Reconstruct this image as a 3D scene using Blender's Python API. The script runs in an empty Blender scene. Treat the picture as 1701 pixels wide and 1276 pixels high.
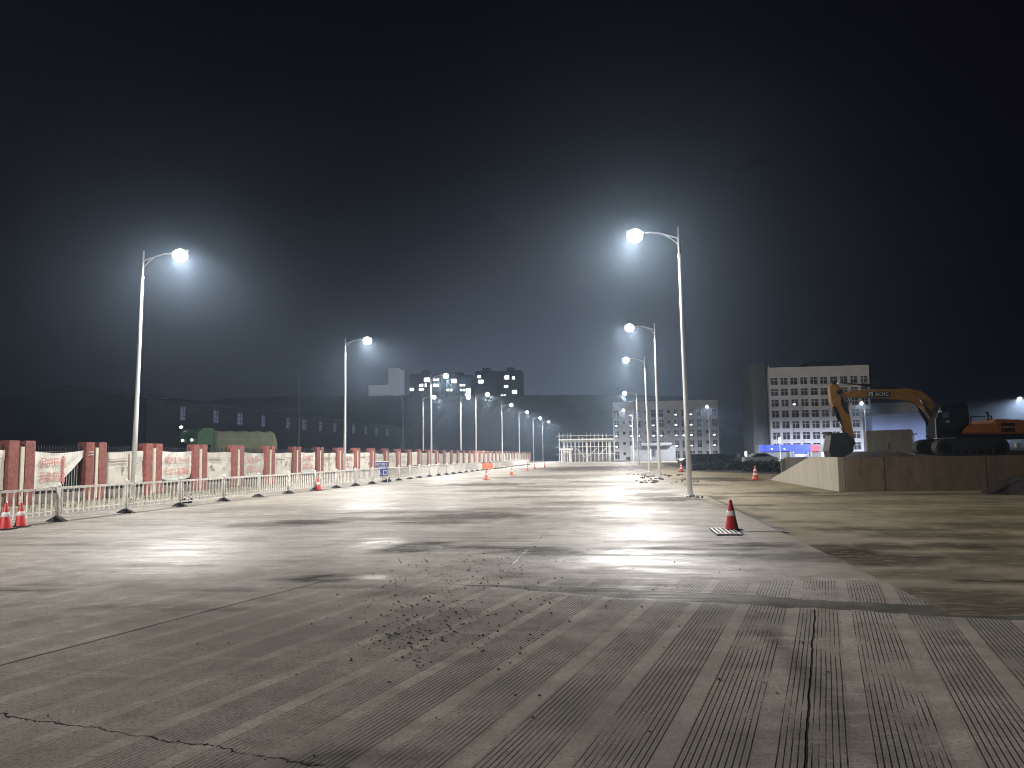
import bpy, math, random
from mathutils import Vector, noise
import numpy as np
random.seed(7)
R = math.radians
C = bpy.context.scene.collection
S = bpy.context.scene

# ------------------------------------------------------------------ camera
PX_F, CAM_Z = 1290.0, 1.6
YAW, PITCH, ROLL = 0.13644363, 0.09160458, 0.014
def basis():
    f = np.array([-math.sin(YAW)*math.cos(PITCH), math.cos(YAW)*math.cos(PITCH), math.sin(PITCH)])
    r = np.array([math.cos(YAW), math.sin(YAW), 0.0])
    u = np.cross(r, f)
    return r*math.cos(ROLL)-u*math.sin(ROLL), u*math.cos(ROLL)+r*math.sin(ROLL), f
CR, CU, CF = basis()
cam = bpy.data.cameras.new('camera')
cam.sensor_width = 36; cam.lens = 36*PX_F/1701
cam.clip_start = 0.05; cam.clip_end = 3000
camo = bpy.data.objects.new('camera', cam); C.objects.link(camo)
from mathutils import Matrix
camo.matrix_world = Matrix(((CR[0], CU[0], -CF[0], 0), (CR[1], CU[1], -CF[1], 0), (CR[2], CU[2], -CF[2], CAM_Z), (0, 0, 0, 1)))
S.camera = camo
def at(px, py, z=None, Y=None, X=None):
    """a point of the photograph -> metres, on a given level or upright plane"""
    d = CF+(px-850.5)/PX_F*CR-(py-638)/PX_F*CU
    t = (z-CAM_Z)/d[2] if z is not None else (Y/d[1] if Y is not None else X/d[0])
    return Vector((t*d[0], t*d[1], CAM_Z+t*d[2]))

# ------------------------------------------------------------------ night sky, exposure, sampling
W = bpy.data.worlds.new('World'); S.world = W; W.use_nodes = True
wn = W.node_tree.nodes; bg = wn['Background']
bg.inputs[1].default_value = 1.0
# black sky with the faint glow of the town behind the hill
wl = W.node_tree.links
wt = wn.new('ShaderNodeTexCoord'); wd = wn.new('ShaderNodeVectorMath'); wd.operation = 'DOT_PRODUCT'
gd = CF+(840-850.5)/PX_F*CR-(735-638)/PX_F*CU; gd = gd/np.linalg.norm(gd)
wl.new(wt.outputs['Generated'], wd.inputs[0]); wd.inputs[1].default_value = tuple(gd)
wp = wn.new('ShaderNodeMath'); wp.operation = 'POWER'; wl.new(wd.outputs['Value'], wp.inputs[0]); wp.inputs[1].default_value = 60
wm = wn.new('ShaderNodeMix'); wm.data_type = 'RGBA'; wl.new(wp.outputs[0], wm.inputs[0])
wm.inputs[6].default_value = (0.0022, 0.0019, 0.0036, 1); wm.inputs[7].default_value = (0.10, 0.122, 0.165, 1)
wl.new(wm.outputs[2], bg.inputs[0])
S.view_settings.view_transform = 'Standard'; S.view_settings.look = 'None'
S.view_settings.exposure = 0; S.view_settings.gamma = 1
S.cycles.use_denoising = True; S.cycles.pixel_filter_type = 'BLACKMAN_HARRIS'; S.cycles.filter_width = 1.05
S.cycles.max_bounces = 6; S.cycles.diffuse_bounces = 3; S.cycles.volume_bounces = 0
S.cycles.sample_clamp_indirect = 4
LAMP_W = 10600.0
HAZE = 0.00098

# ------------------------------------------------------------------ materials
def mat(name, col, rough=0.7, metal=0.0, var=0.25, scale=6.0, bump=0.0, bscale=40.0, spec=0.5, emit=None, es=0.0, stretch=None, dirt=None, rv=0.0):
    m = bpy.data.materials.new(name); m.use_nodes = True
    nt = m.node_tree; n = nt.nodes; L = nt.links; b = n['Principled BSDF']
    b.inputs['Roughness'].default_value = rough; b.inputs['Metallic'].default_value = metal
    b.inputs['Specular IOR Level'].default_value = spec
    tc = n.new('ShaderNodeTexCoord'); mp = n.new('ShaderNodeMapping'); oi = n.new('ShaderNodeObjectInfo')
    va = n.new('ShaderNodeVectorMath'); L.new(tc.outputs['Object'], va.inputs[0]); L.new(oi.outputs['Location'], va.inputs[1]); L.new(va.outputs[0], mp.inputs[0])
    if stretch: mp.inputs['Scale'].default_value = stretch
    nz = n.new('ShaderNodeTexNoise'); nz.inputs['Scale'].default_value = scale; nz.inputs['Detail'].default_value = 6
    nz.inputs['Roughness'].default_value = 0.65
    L.new(mp.outputs[0], nz.inputs['Vector'])
    cr = n.new('ShaderNodeValToRGB')
    cr.color_ramp.elements[0].position = 0.3; cr.color_ramp.elements[1].position = 0.72
    lo = dirt if dirt else tuple(c*(1-var) for c in col)
    hi = tuple(min(1, c*(1+var*0.6)) for c in col)
    cr.color_ramp.elements[0].color = (*lo, 1); cr.color_ramp.elements[1].color = (*hi, 1)
    L.new(nz.outputs[0], cr.inputs[0])
    if rv:
        hs = n.new('ShaderNodeHueSaturation'); mr = n.new('ShaderNodeMapRange'); L.new(oi.outputs['Random'], mr.inputs[0]); mr.inputs[3].default_value = 1-rv; mr.inputs[4].default_value = 1+rv*0.4
        L.new(mr.outputs[0], hs.inputs['Value']); L.new(cr.outputs[0], hs.inputs['Color']); L.new(hs.outputs[0], b.inputs['Base Color'])
    else: L.new(cr.outputs[0], b.inputs['Base Color'])
    if bump:
        n2 = n.new('ShaderNodeTexNoise'); n2.inputs['Scale'].default_value = bscale; n2.inputs['Detail'].default_value = 4
        L.new(tc.outputs['Object'], n2.inputs['Vector'])
        bp = n.new('ShaderNodeBump'); bp.inputs['Strength'].default_value = bump; bp.inputs['Distance'].default_value = 0.02
        L.new(n2.outputs[0], bp.inputs['Height']); L.new(bp.outputs[0], b.inputs['Normal'])
    if emit:
        b.inputs['Emission Color'].default_value = (*emit, 1); b.inputs['Emission Strength'].default_value = es
    return m

M = dict(
    galv=mat('galvanised_white', (0.72, 0.73, 0.74), 0.38, 0.0, 0.12, 9, spec=0.6),
    lamp_grey=mat('lamp_grey', (0.45, 0.46, 0.48), 0.4, 0.3, 0.15),
    lens=mat('lamp_lens_glare', (0.9, 0.9, 0.9), 0.3, emit=(1.0, 0.985, 0.96), es=22),
    lens_glare_warm=mat('lamp_lens_glare_warm', (0.9, 0.9, 0.9), 0.3, emit=(1.0, 0.9, 0.78), es=20),
    rail=mat('rail_white', (0.84, 0.83, 0.81), 0.4, 0, 0.18, 9, dirt=(0.50, 0.46, 0.40), rv=0.15),
    rubber=mat('rubber', (0.025, 0.025, 0.027), 0.75, 0, 0.3, 20, bump=0.3),
    red_tile=mat('red_tile', (0.37, 0.115, 0.092), 0.5, 0, 0.35, 7, bump=0.15, dirt=(0.15, 0.045, 0.036), rv=0.3),
    cream=mat('cream_render', (0.62, 0.58, 0.47), 0.65, 0, 0.15, 5, bump=0.1),
    iron=mat('iron_black', (0.03, 0.03, 0.033), 0.45, 0.4, 0.3),
    iron_grey=mat('iron_grey', (0.42, 0.41, 0.40), 0.45, 0.2, 0.25),
    plinth=mat('plinth', (0.20, 0.17, 0.15), 0.85, 0, 0.35, 4, bump=0.3),
    cloth=mat('banner_cloth', (0.74, 0.74, 0.69), 0.8, 0, 0.16, 3, bump=0.1, bscale=12, dirt=(0.50, 0.50, 0.45), rv=0.2),
    panel=mat('banner_panel', (0.74, 0.70, 0.62), 0.7, 0, 0.16, 2.5, rv=0.2),
    red_ink=mat('red_ink', (0.52, 0.14, 0.12), 0.8, 0, 0.5, 9, dirt=(0.50, 0.30, 0.27)),
    grey_ink=mat('grey_ink', (0.32, 0.25, 0.22), 0.8, 0, 0.4, 9),
    cone_red=mat('cone_red', (0.50, 0.022, 0.018), 0.45, 0, 0.3, 12),
    cone_orange=mat('cone_orange', (0.60, 0.09, 0.03), 0.45, 0, 0.3, 12),
    cone_band=mat('cone_band', (0.75, 0.73, 0.70), 0.35, 0, 0.2, 30),
    concrete=mat('concrete_wall', (0.42, 0.38, 0.30), 0.8, 0, 0.22, 1.6, bump=0.25, bscale=18, stretch=(2.2, 2.2, 0.35)),
    concrete_shaded=mat('shaded_front_concrete', (0.30, 0.222, 0.14), 0.85, 0, 0.35, 1.4, bump=0.3, bscale=16, stretch=(1.6, 1.6, 0.5), spec=0.2),  # shade on the front wall put into a darker, browner concrete
    soil=mat('dark_soil', (0.045, 0.036, 0.028), 0.95, 0, 0.5, 3, bump=0.8, bscale=9),
    rubble=mat('rubble', (0.10, 0.09, 0.08), 0.9, 0, 0.4, 5, bump=0.5),
    pebble=mat('pebble', (0.06, 0.055, 0.05), 0.85, 0, 0.5, 30),
    chip=mat('pale_chip', (0.62, 0.58, 0.52), 0.8, 0, 0.2, 30),
    exc=mat('excavator_orange', (0.50, 0.17, 0.02), 0.42, 0, 0.35, 3, dirt=(0.27, 0.095, 0.018)),
    exc_boom=mat('excavator_boom', (0.40, 0.185, 0.022), 0.45, 0, 0.4, 3, dirt=(0.20, 0.10, 0.02)),
    exc_dark=mat('excavator_dark', (0.012, 0.012, 0.013), 0.75, 0.0, 0.4, 5, spec=0.12),
    bucket=mat('bucket_steel', (0.032, 0.03, 0.026), 0.6, 0.3, 0.5, 4, bump=0.3),
    chrome=mat('chrome_rod', (0.75, 0.75, 0.77), 0.18, 1.0, 0.05),
    steel=mat('track_steel', (0.035, 0.033, 0.031), 0.7, 0.2, 0.5, 6, bump=0.3),
    glass=mat('dark_glass', (0.012, 0.014, 0.018), 0.06, 0, 0.1, spec=0.8),
    white_paint=mat('white_paint', (0.78, 0.78, 0.76), 0.5, 0, 0.12, 8),
    facade=mat('facade_pale', (0.80, 0.76, 0.77), 0.8, 0, 0.2, 0.25),
    facade2=mat('facade_grey', (0.68, 0.69, 0.79), 0.8, 0, 0.2, 0.3),
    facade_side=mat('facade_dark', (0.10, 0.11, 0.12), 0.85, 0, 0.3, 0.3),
    office=mat('office_wall', (0.15, 0.15, 0.155), 0.8, 0, 0.2, 0.5),
    inner=mat('room_dark', (0.05, 0.048, 0.06), 0.8, 0, 0.6, 0.7, rv=0.75),
    room_lit=mat('small_room_lamp', (0.9, 0.9, 0.9), 0.5, emit=(0.95, 0.97, 1.0), es=2.2),
    blue_sign=mat('blue_fascia', (0.02, 0.04, 0.5), 0.5, emit=(0.03, 0.07, 0.95), es=0.55),
    red_sign=mat('red_fascia', (0.5, 0.03, 0.06), 0.5, emit=(0.8, 0.03, 0.10), es=0.12),
    sign_white=mat('sign_lit_white', (0.8, 0.8, 0.9), 0.5, emit=(0.8, 0.85, 1.0), es=0.8),
    blue_wall=mat('blue_wall', (0.10, 0.135, 0.29), 0.7, 0, 0.2, 0.3),
    warehouse=mat('warehouse_sheet', (0.05, 0.052, 0.058), 0.6, 0.1, 0.3, 0.3),
    dim_win=mat('dim_window', (0.2, 0.22, 0.3), 0.5, var=0.8, scale=1.3, emit=(0.34, 0.40, 0.62), es=0.22),
    tower=mat('tower_dark', (0.11, 0.11, 0.12), 0.85, 0, 0.2, 0.2),
    tower_pale=mat('tower_pale', (0.5, 0.52, 0.55), 0.8, 0, 0.1, 0.2, emit=(0.75, 0.82, 0.95), es=0.22),  # weak glow stands in for light falling on the pale walls
    tower_win=mat('tower_window_lit', (0.8, 0.8, 0.8), 0.5, emit=(0.95, 0.97, 1.0), es=6.0),
    hill=mat('hill_trees', (0.035, 0.042, 0.035), 0.95, 0, 0.4, 0.15),
    hedge=mat('hedge_leaf', (0.014, 0.02, 0.011), 0.8, 0, 0.5, 2),
    grass=mat('grass_blade', (0.09, 0.10, 0.035), 0.8, 0, 0.4, 3),
    verge=mat('verge_soil', (0.21, 0.19, 0.14), 0.95, 0, 0.45, 1.2, bump=0.6, bscale=14),
    kerb=mat('kerb_concrete', (0.46, 0.44, 0.41), 0.8, 0, 0.25, 4, bump=0.2),
    truck_green=mat('truck_green', (0.03, 0.12, 0.033), 0.4, 0, 0.25, 2),
    tarp=mat('olive_tarp', (0.14, 0.155, 0.09), 0.75, 0, 0.3, 1.2, bump=0.4, bscale=3, stretch=(1, 1, 3)),
    head_lit=mat('headlight_lit', (0.9, 0.9, 0.9), 0.3, emit=(1, 1, 0.97), es=14),
    car_dark=mat('car_dark', (0.02, 0.022, 0.027), 0.2, 0.2, 0.1, spec=0.7),
    car_white=mat('car_white', (0.7, 0.7, 0.72), 0.25, 0, 0.1, spec=0.6),
    board_blue=mat('board_blue', (0.035, 0.05, 0.24), 0.5, 0, 0.2),
    board_orange=mat('board_orange', (0.72, 0.20, 0.10), 0.6, 0, 0.2, 12),
    scaf=mat('scaffold_tube', (0.66, 0.64, 0.60), 0.5, 0.1, 0.3, 3),
    newcrete=mat('new_concrete', (0.60, 0.57, 0.52), 0.8, 0, 0.2, 2),
    grate=mat('grate_iron', (0.60, 0.60, 0.60), 0.4, 0.4, 0.3, 20),
    black=mat('black_void', (0.008, 0.008, 0.008), 0.9, 0, 0.2),
    bag=mat('black_bag', (0.02, 0.02, 0.022), 0.35, 0, 0.3),
)

for k_ in ('lens', 'lens_glare_warm'):      # lens and its glare as one glowing globe; lets its lamp shine through
    nt = M[k_].node_tree; tr_ = nt.nodes.new('ShaderNodeBsdfTransparent'); ad_ = nt.nodes.new('ShaderNodeAddShader'); e_ = nt.nodes.new('ShaderNodeEmission')
    b_ = nt.nodes['Principled BSDF']; e_.inputs[0].default_value = b_.inputs['Emission Color'].default_value; e_.inputs[1].default_value = 3.0
    nt.links.new(tr_.outputs[0], ad_.inputs[0]); nt.links.new(e_.outputs[0], ad_.inputs[1]); nt.links.new(ad_.outputs[0], nt.nodes['Material Output'].inputs['Surface'])
# ------------------------------------------------------------------ mesh helpers
class MB:
    def __init__(s): s.v = []; s.f = []
    def add(s, vs, fs):
        o = len(s.v); s.v += [tuple(v) for v in vs]; s.f += [tuple(i+o for i in f) for f in fs]; return s
    def box(s, x0, x1, y0, y1, z0, z1):
        v = [(x, y, z) for z in (z0, z1) for y in (y0, y1) for x in (x0, x1)]
        return s.add(v, [(0, 2, 3, 1), (4, 5, 7, 6), (0, 1, 5, 4), (2, 6, 7, 3), (0, 4, 6, 2), (1, 3, 7, 5)])
    def tube(s, pts, rads, n=10, cap=True):
        pts = [Vector(p) for p in pts]
        if not hasattr(rads, '__len__'): rads = [rads]*len(pts)
        vs = []
        for i, p in enumerate(pts):
            t = (pts[min(i+1, len(pts)-1)]-pts[max(i-1, 0)]).normalized()
            a = t.cross(Vector((0, 0, 1)) if abs(t.z) < 0.95 else Vector((1, 0, 0))).normalized(); b = t.cross(a)
            for k in range(n):
                q = 2*math.pi*k/n
                vs.append(p+a*math.cos(q)*rads[i]+b*math.sin(q)*rads[i])
        fs = [(i*n+k, i*n+(k+1) % n, (i+1)*n+(k+1) % n, (i+1)*n+k) for i in range(len(pts)-1) for k in range(n)]
        if cap: fs += [tuple(range(n-1, -1, -1)), tuple((len(pts)-1)*n+k for k in range(n))]
        return s.add(vs, fs)
    def lathe(s, prof, n=20, c=(0, 0, 0)):
        vs = [(c[0]+r*math.cos(2*math.pi*k/n), c[1]+r*math.sin(2*math.pi*k/n), c[2]+z) for r, z in prof for k in range(n)]
        m = len(prof)
        fs = [(i*n+k, i*n+(k+1) % n, (i+1)*n+(k+1) % n, (i+1)*n+k) for i in range(m-1) for k in range(n)]
        fs += [tuple(range(n-1, -1, -1)), tuple((m-1)*n+k for k in range(n))]
        return s.add(vs, fs)
    def prism(s, poly, y0, y1):           # polygon in x,z pushed along y
        n = len(poly)
        vs = [(x, y0, z) for x, z in poly]+[(x, y1, z) for x, z in poly]
        return s.add(vs, [tuple(range(n)), tuple(range(2*n-1, n-1, -1))]+[(i, i+n, (i+1) % n+n, (i+1) % n) for i in range(n)])
    def prismx(s, poly, x0, x1):          # polygon in y,z pushed along x
        n = len(poly)
        vs = [(x0, y, z) for y, z in poly]+[(x1, y, z) for y, z in poly]
        return s.add(vs, [tuple(range(n)), tuple(range(2*n-1, n-1, -1))]+[(i, i+n, (i+1) % n+n, (i+1) % n) for i in range(n)])
    def blob(s, c, r, n=8, m=6, jit=0.25, sd=0):
        rr = random.Random(sd); vs = [(c[0], c[1], c[2]-r[2])]
        for i in range(1, m):
            a = math.pi*i/m-math.pi/2
            for k in range(n):
                q = 2*math.pi*k/n; j = 1+rr.uniform(-jit, jit)
                vs.append((c[0]+r[0]*j*math.cos(a)*math.cos(q), c[1]+r[1]*j*math.cos(a)*math.sin(q), c[2]+r[2]*j*math.sin(a)))
        vs.append((c[0], c[1], c[2]+r[2])); t = len(vs)-1
        fs = [(0, 1+(k+1) % n, 1+k) for k in range(n)]+[(1+i*n+k, 1+i*n+(k+1) % n, 1+(i+1)*n+(k+1) % n, 1+(i+1)*n+k) for i in range(m-2) for k in range(n)]
        fs += [(t, 1+(m-2)*n+k, 1+(m-2)*n+(k+1) % n) for k in range(n)]
        return s.add(vs, fs)
    def build(s, name, m, parent=None, smooth=False, bevel=0.0):
        me = bpy.data.meshes.new(name); me.from_pydata(s.v, [], s.f); me.update()
        import bmesh
        bm = bmesh.new(); bm.from_mesh(me); bmesh.ops.recalc_face_normals(bm, faces=bm.faces)
        if bevel: bmesh.ops.bevel(bm, geom=list(bm.edges), offset=bevel, segments=2, affect='EDGES', clamp_overlap=True)
        bm.to_mesh(me); bm.free()
        if smooth:
            for p in me.polygons: p.use_smooth = True
        me.materials.append(m if not isinstance(m, str) else M[m])
        o = bpy.data.objects.new(name, me); C.objects.link(o)
        if parent: o.parent = parent
        return o

def tag(o, label=None, cat=None, group=None, kind=None):
    if label: o['label'] = label
    if cat: o['category'] = cat
    if group: o['group'] = group
    if kind: o['kind'] = kind
    return o
def thing(name, label, cat, loc=(0, 0, 0), rz=0.0, group=None):
    o = bpy.data.objects.new(name, None); C.objects.link(o)
    o.location = loc; o.rotation_euler = (0, 0, rz); o.empty_display_size = 0.2
    return tag(o, label, cat, group)
KIDS = {}
def kids(o): return [c for c in C.objects if c.parent == o]
def copy_tree(o, parent=None):
    c = o.copy(); C.objects.link(c); c.parent = parent
    for k in kids(o): copy_tree(k, c)
    return c
def text_mesh(txt, size, name, m, parent, loc, rot, depth=0.003, sx=1.0):
    cu = bpy.data.curves.new('lettering', 'FONT'); cu.body = txt; cu.size = size; cu.align_x = 'CENTER'; cu.align_y = 'CENTER'; cu.extrude = depth; cu.offset = 0.0
    t = bpy.data.objects.new('lettering_tmp', cu); C.objects.link(t)
    me = bpy.data.meshes.new_from_object(t.evaluated_get(bpy.context.evaluated_depsgraph_get()))
    bpy.data.objects.remove(t); bpy.data.curves.remove(cu)
    me.materials.clear(); me.materials.append(M[m])
    o = bpy.data.objects.new(name, me); C.objects.link(o); o.parent = parent; o.location = loc; o.rotation_euler = rot; o.scale = (sx, 1, 1)
    return o
def fbm(x, y, s=1.0, o=4): return noise.fractal(Vector((x*s, y*s, 3.7)), 1.0, 2.0, o)

# ------------------------------------------------------------------ the ground
MB().add([(-800, -300, -0.06), (800, -300, -0.06), (800, 900, -0.06), (-800, 900, -0.06)], [(0, 1, 2, 3)]).build('ground', mat('bare_ground', (0.07, 0.062, 0.05), 0.95, 0, 0.5, 0.3, bump=0.5, bscale=3))['kind'] = 'structure'
TH = R(14)
def px_ell(px, py, hw, hh, s):
    g = at(px, py, z=0); return (g.x, g.y, hw*g.y/PX_F, hh*g.y*g.y/(PX_F*CAM_Z), s)
WET = [px_ell(a, b, c, d, e) for a, b, c, d, e in (
    (692, 909, 52, 9, 1.0), (715, 905, 30, 5, .8), (535, 961, 58, 8, .95), (480, 962, 40, 4, .5), (905, 914, 75, 6, .9), (1000, 916, 80, 5, .55), (800, 910, 90, 2.5, .8), (1100, 912, 130, 2.5, .8), (1180, 922, 110, 3, .8), (1260, 906, 70, 3, .8), (1000, 922, 120, 2, .6),
    (505, 868, 62, 4.5, .9), (430, 872, 55, 4, .6), (640, 862, 110, 3, .6), (780, 858, 85, 6, .8), (735, 868, 60, 3, .7), (690, 851, 130, 2, .6), (900, 846, 120, 3, .4), (960, 836, 90, 3, .5), (20, 980, 110, 3, .7), (60, 972, 60, 2, .5),
    (1085, 822, 40, 4, .8), (1110, 829, 50, 4, .9), (1070, 812, 40, 3, .6), (1090, 838, 60, 3, .5), (800, 805, 70, 2.5, .8), (835, 815, 90, 2, .6), (870, 793, 70, 2, .7), (930, 792, 80, 3, .5), (985, 778, 90, 4, .8), (900, 826, 80, 2, .55), (1010, 800, 70, 2, .4), (950, 808, 100, 2, .4),
    (1130, 900, 90, 2, .5), (1350, 925, 90, 7, .6), (670, 985, 60, 8, .35), (560, 975, 90, 3, .4), (860, 955, 70, 4, .35), (1340, 1130, 16, 110, .55), (1325, 1240, 22, 60, .5), (250, 1010, 150, 6, .4), (380, 980, 60, 3, .5), (250, 940, 120, 2.5, .4), (90, 905, 120, 2, .4), (600, 1250, 110, 8, .5), (1120, 1120, 60, 14, .3), (1450, 1200, 90, 60, .35), (1250, 1230, 40, 30, .3))]
FILM = [px_ell(a, b, c, d, e) for a, b, c, d, e in ((1010, 925, 190, 14, 1.0), (380, 905, 150, 38, .45), (612, 962, 38, 8, 1.0), (640, 903, 45, 9, 1.0), (1230, 945, 150, 12, .7), (700, 911, 40, 7, .9), (905, 915, 60, 5, 1.0), (1130, 885, 120, 10, .7), (700, 840, 180, 6, .6), (1000, 850, 120, 8, .6), (560, 960, 30, 4, .8), (1180, 980, 200, 20, .35), (820, 880, 150, 8, .5))]
WETY = [px_ell(a, b, c, d, e) for a, b, c, d, e in (
    (1400, 915, 70, 9, 1.0), (1470, 925, 90, 12, .9), (1560, 905, 200, 5, .9), (1640, 925, 140, 9, .7), (1590, 985, 120, 10, .75), (1660, 962, 70, 3, 1.0), (1520, 950, 110, 7, .6), (1450, 878, 130, 4, .8), (1580, 888, 140, 5, .7), (1360, 866, 60, 2, .6),
    (1180, 795, 55, 2, .9), (1225, 797, 45, 2, .9), (1300, 818, 90, 2, .8), (1160, 805, 40, 2, .6), (1250, 838, 40, 2, .8), (1180, 826, 30, 2, .8), (1320, 845, 70, 2, .5), (1240, 858, 50, 3, .6), (1480, 835, 150, 2, .4), (1650, 870, 110, 6, .6), (1660, 1010, 90, 14, .8), (1600, 850, 120, 4, .4))]
def wetness(x, y, L):
    w = 0.0
    if L is WETY and 15.8 < y < 31: w = 0.95*max(0, min(1, (3.33+0.1*fbm(x, y*0.8, 1.0)-x)/0.1))*max(0, min(1, 1.0+fbm(0, y, 0.7)))  # dark gap line along the yard edge, drawn through this mask
    dx = 0.35*fbm(x*0.7, y*1.4, 1.3); dy = 0.12*fbm(x*0.7+9, y*1.4, 1.6)
    k = 1+0.45*fbm(x*1.6, y*5, 1.0, 5)
    for cx, cy, rx, ry, s in L:
        if abs(x-cx) > rx*2.6 or abs(y-cy) > ry*2.6+0.3: continue
        d = math.hypot((x-cx+dx*rx)/rx, (y-cy+dy*min(1, ry*2.5))/ry)*k
        w = max(w, s*max(0.0, min(1.0, (1.3-d)/0.55)))
    return w
def sheet(name, xs, ys, keep, zf, L, m, skirt=0.08):
    vs = []; idx = {}; wet = []; film = []
    for j, y in enumerate(ys):
        for i, x in enumerate(xs):
            idx[i, j] = len(vs); vs.append((x, y, zf(x, y))); wet.append(wetness(x, y, L) if -20 < x < 25 and y < 150 else 0.0); film.append(wetness(x, y, FILM) if m.name.startswith('pavement') and -20 < x < 4 and y < 60 else 0.0)
    fs = [(idx[i, j], idx[i+1, j], idx[i+1, j+1], idx[i, j+1]) for j in range(len(ys)-1) for i in range(len(xs)-1) if keep((xs[i]+xs[i+1])/2, (ys[j]+ys[j+1])/2)]
    cnt = {}
    for f in fs:
        for a, b in zip(f, f[1:]+f[:1]): cnt[(a, b)] = 1
    for (a, b) in list(cnt):
        if (b, a) not in cnt:
            o = len(vs); vs += [vs[a], vs[b], (vs[a][0], vs[a][1], vs[a][2]-skirt), (vs[b][0], vs[b][1], vs[b][2]-skirt)]; wet += [wet[a], wet[b]]*2; film += [film[a], film[b]]*2
            fs.append((o+1, o, o+2, o+3))
    me = bpy.data.meshes.new(name); me.from_pydata(vs, [], fs); me.update()
    at_ = me.attributes.new('wet', 'FLOAT', 'POINT'); at_.data.foreach_set('value', wet)
    me.attributes.new('film', 'FLOAT', 'POINT').data.foreach_set('value', film)
    for p in me.polygons: p.use_smooth = True
    me.materials.append(m); o = bpy.data.objects.new(name, me); C.objects.link(o); o['kind'] = 'structure'
    return o
def steps(a, b, d0, g):
    out = [a]; d = d0
    while out[-1]+d < b: out.append(out[-1]+d); d *= g
    out.append(b); return out

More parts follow.
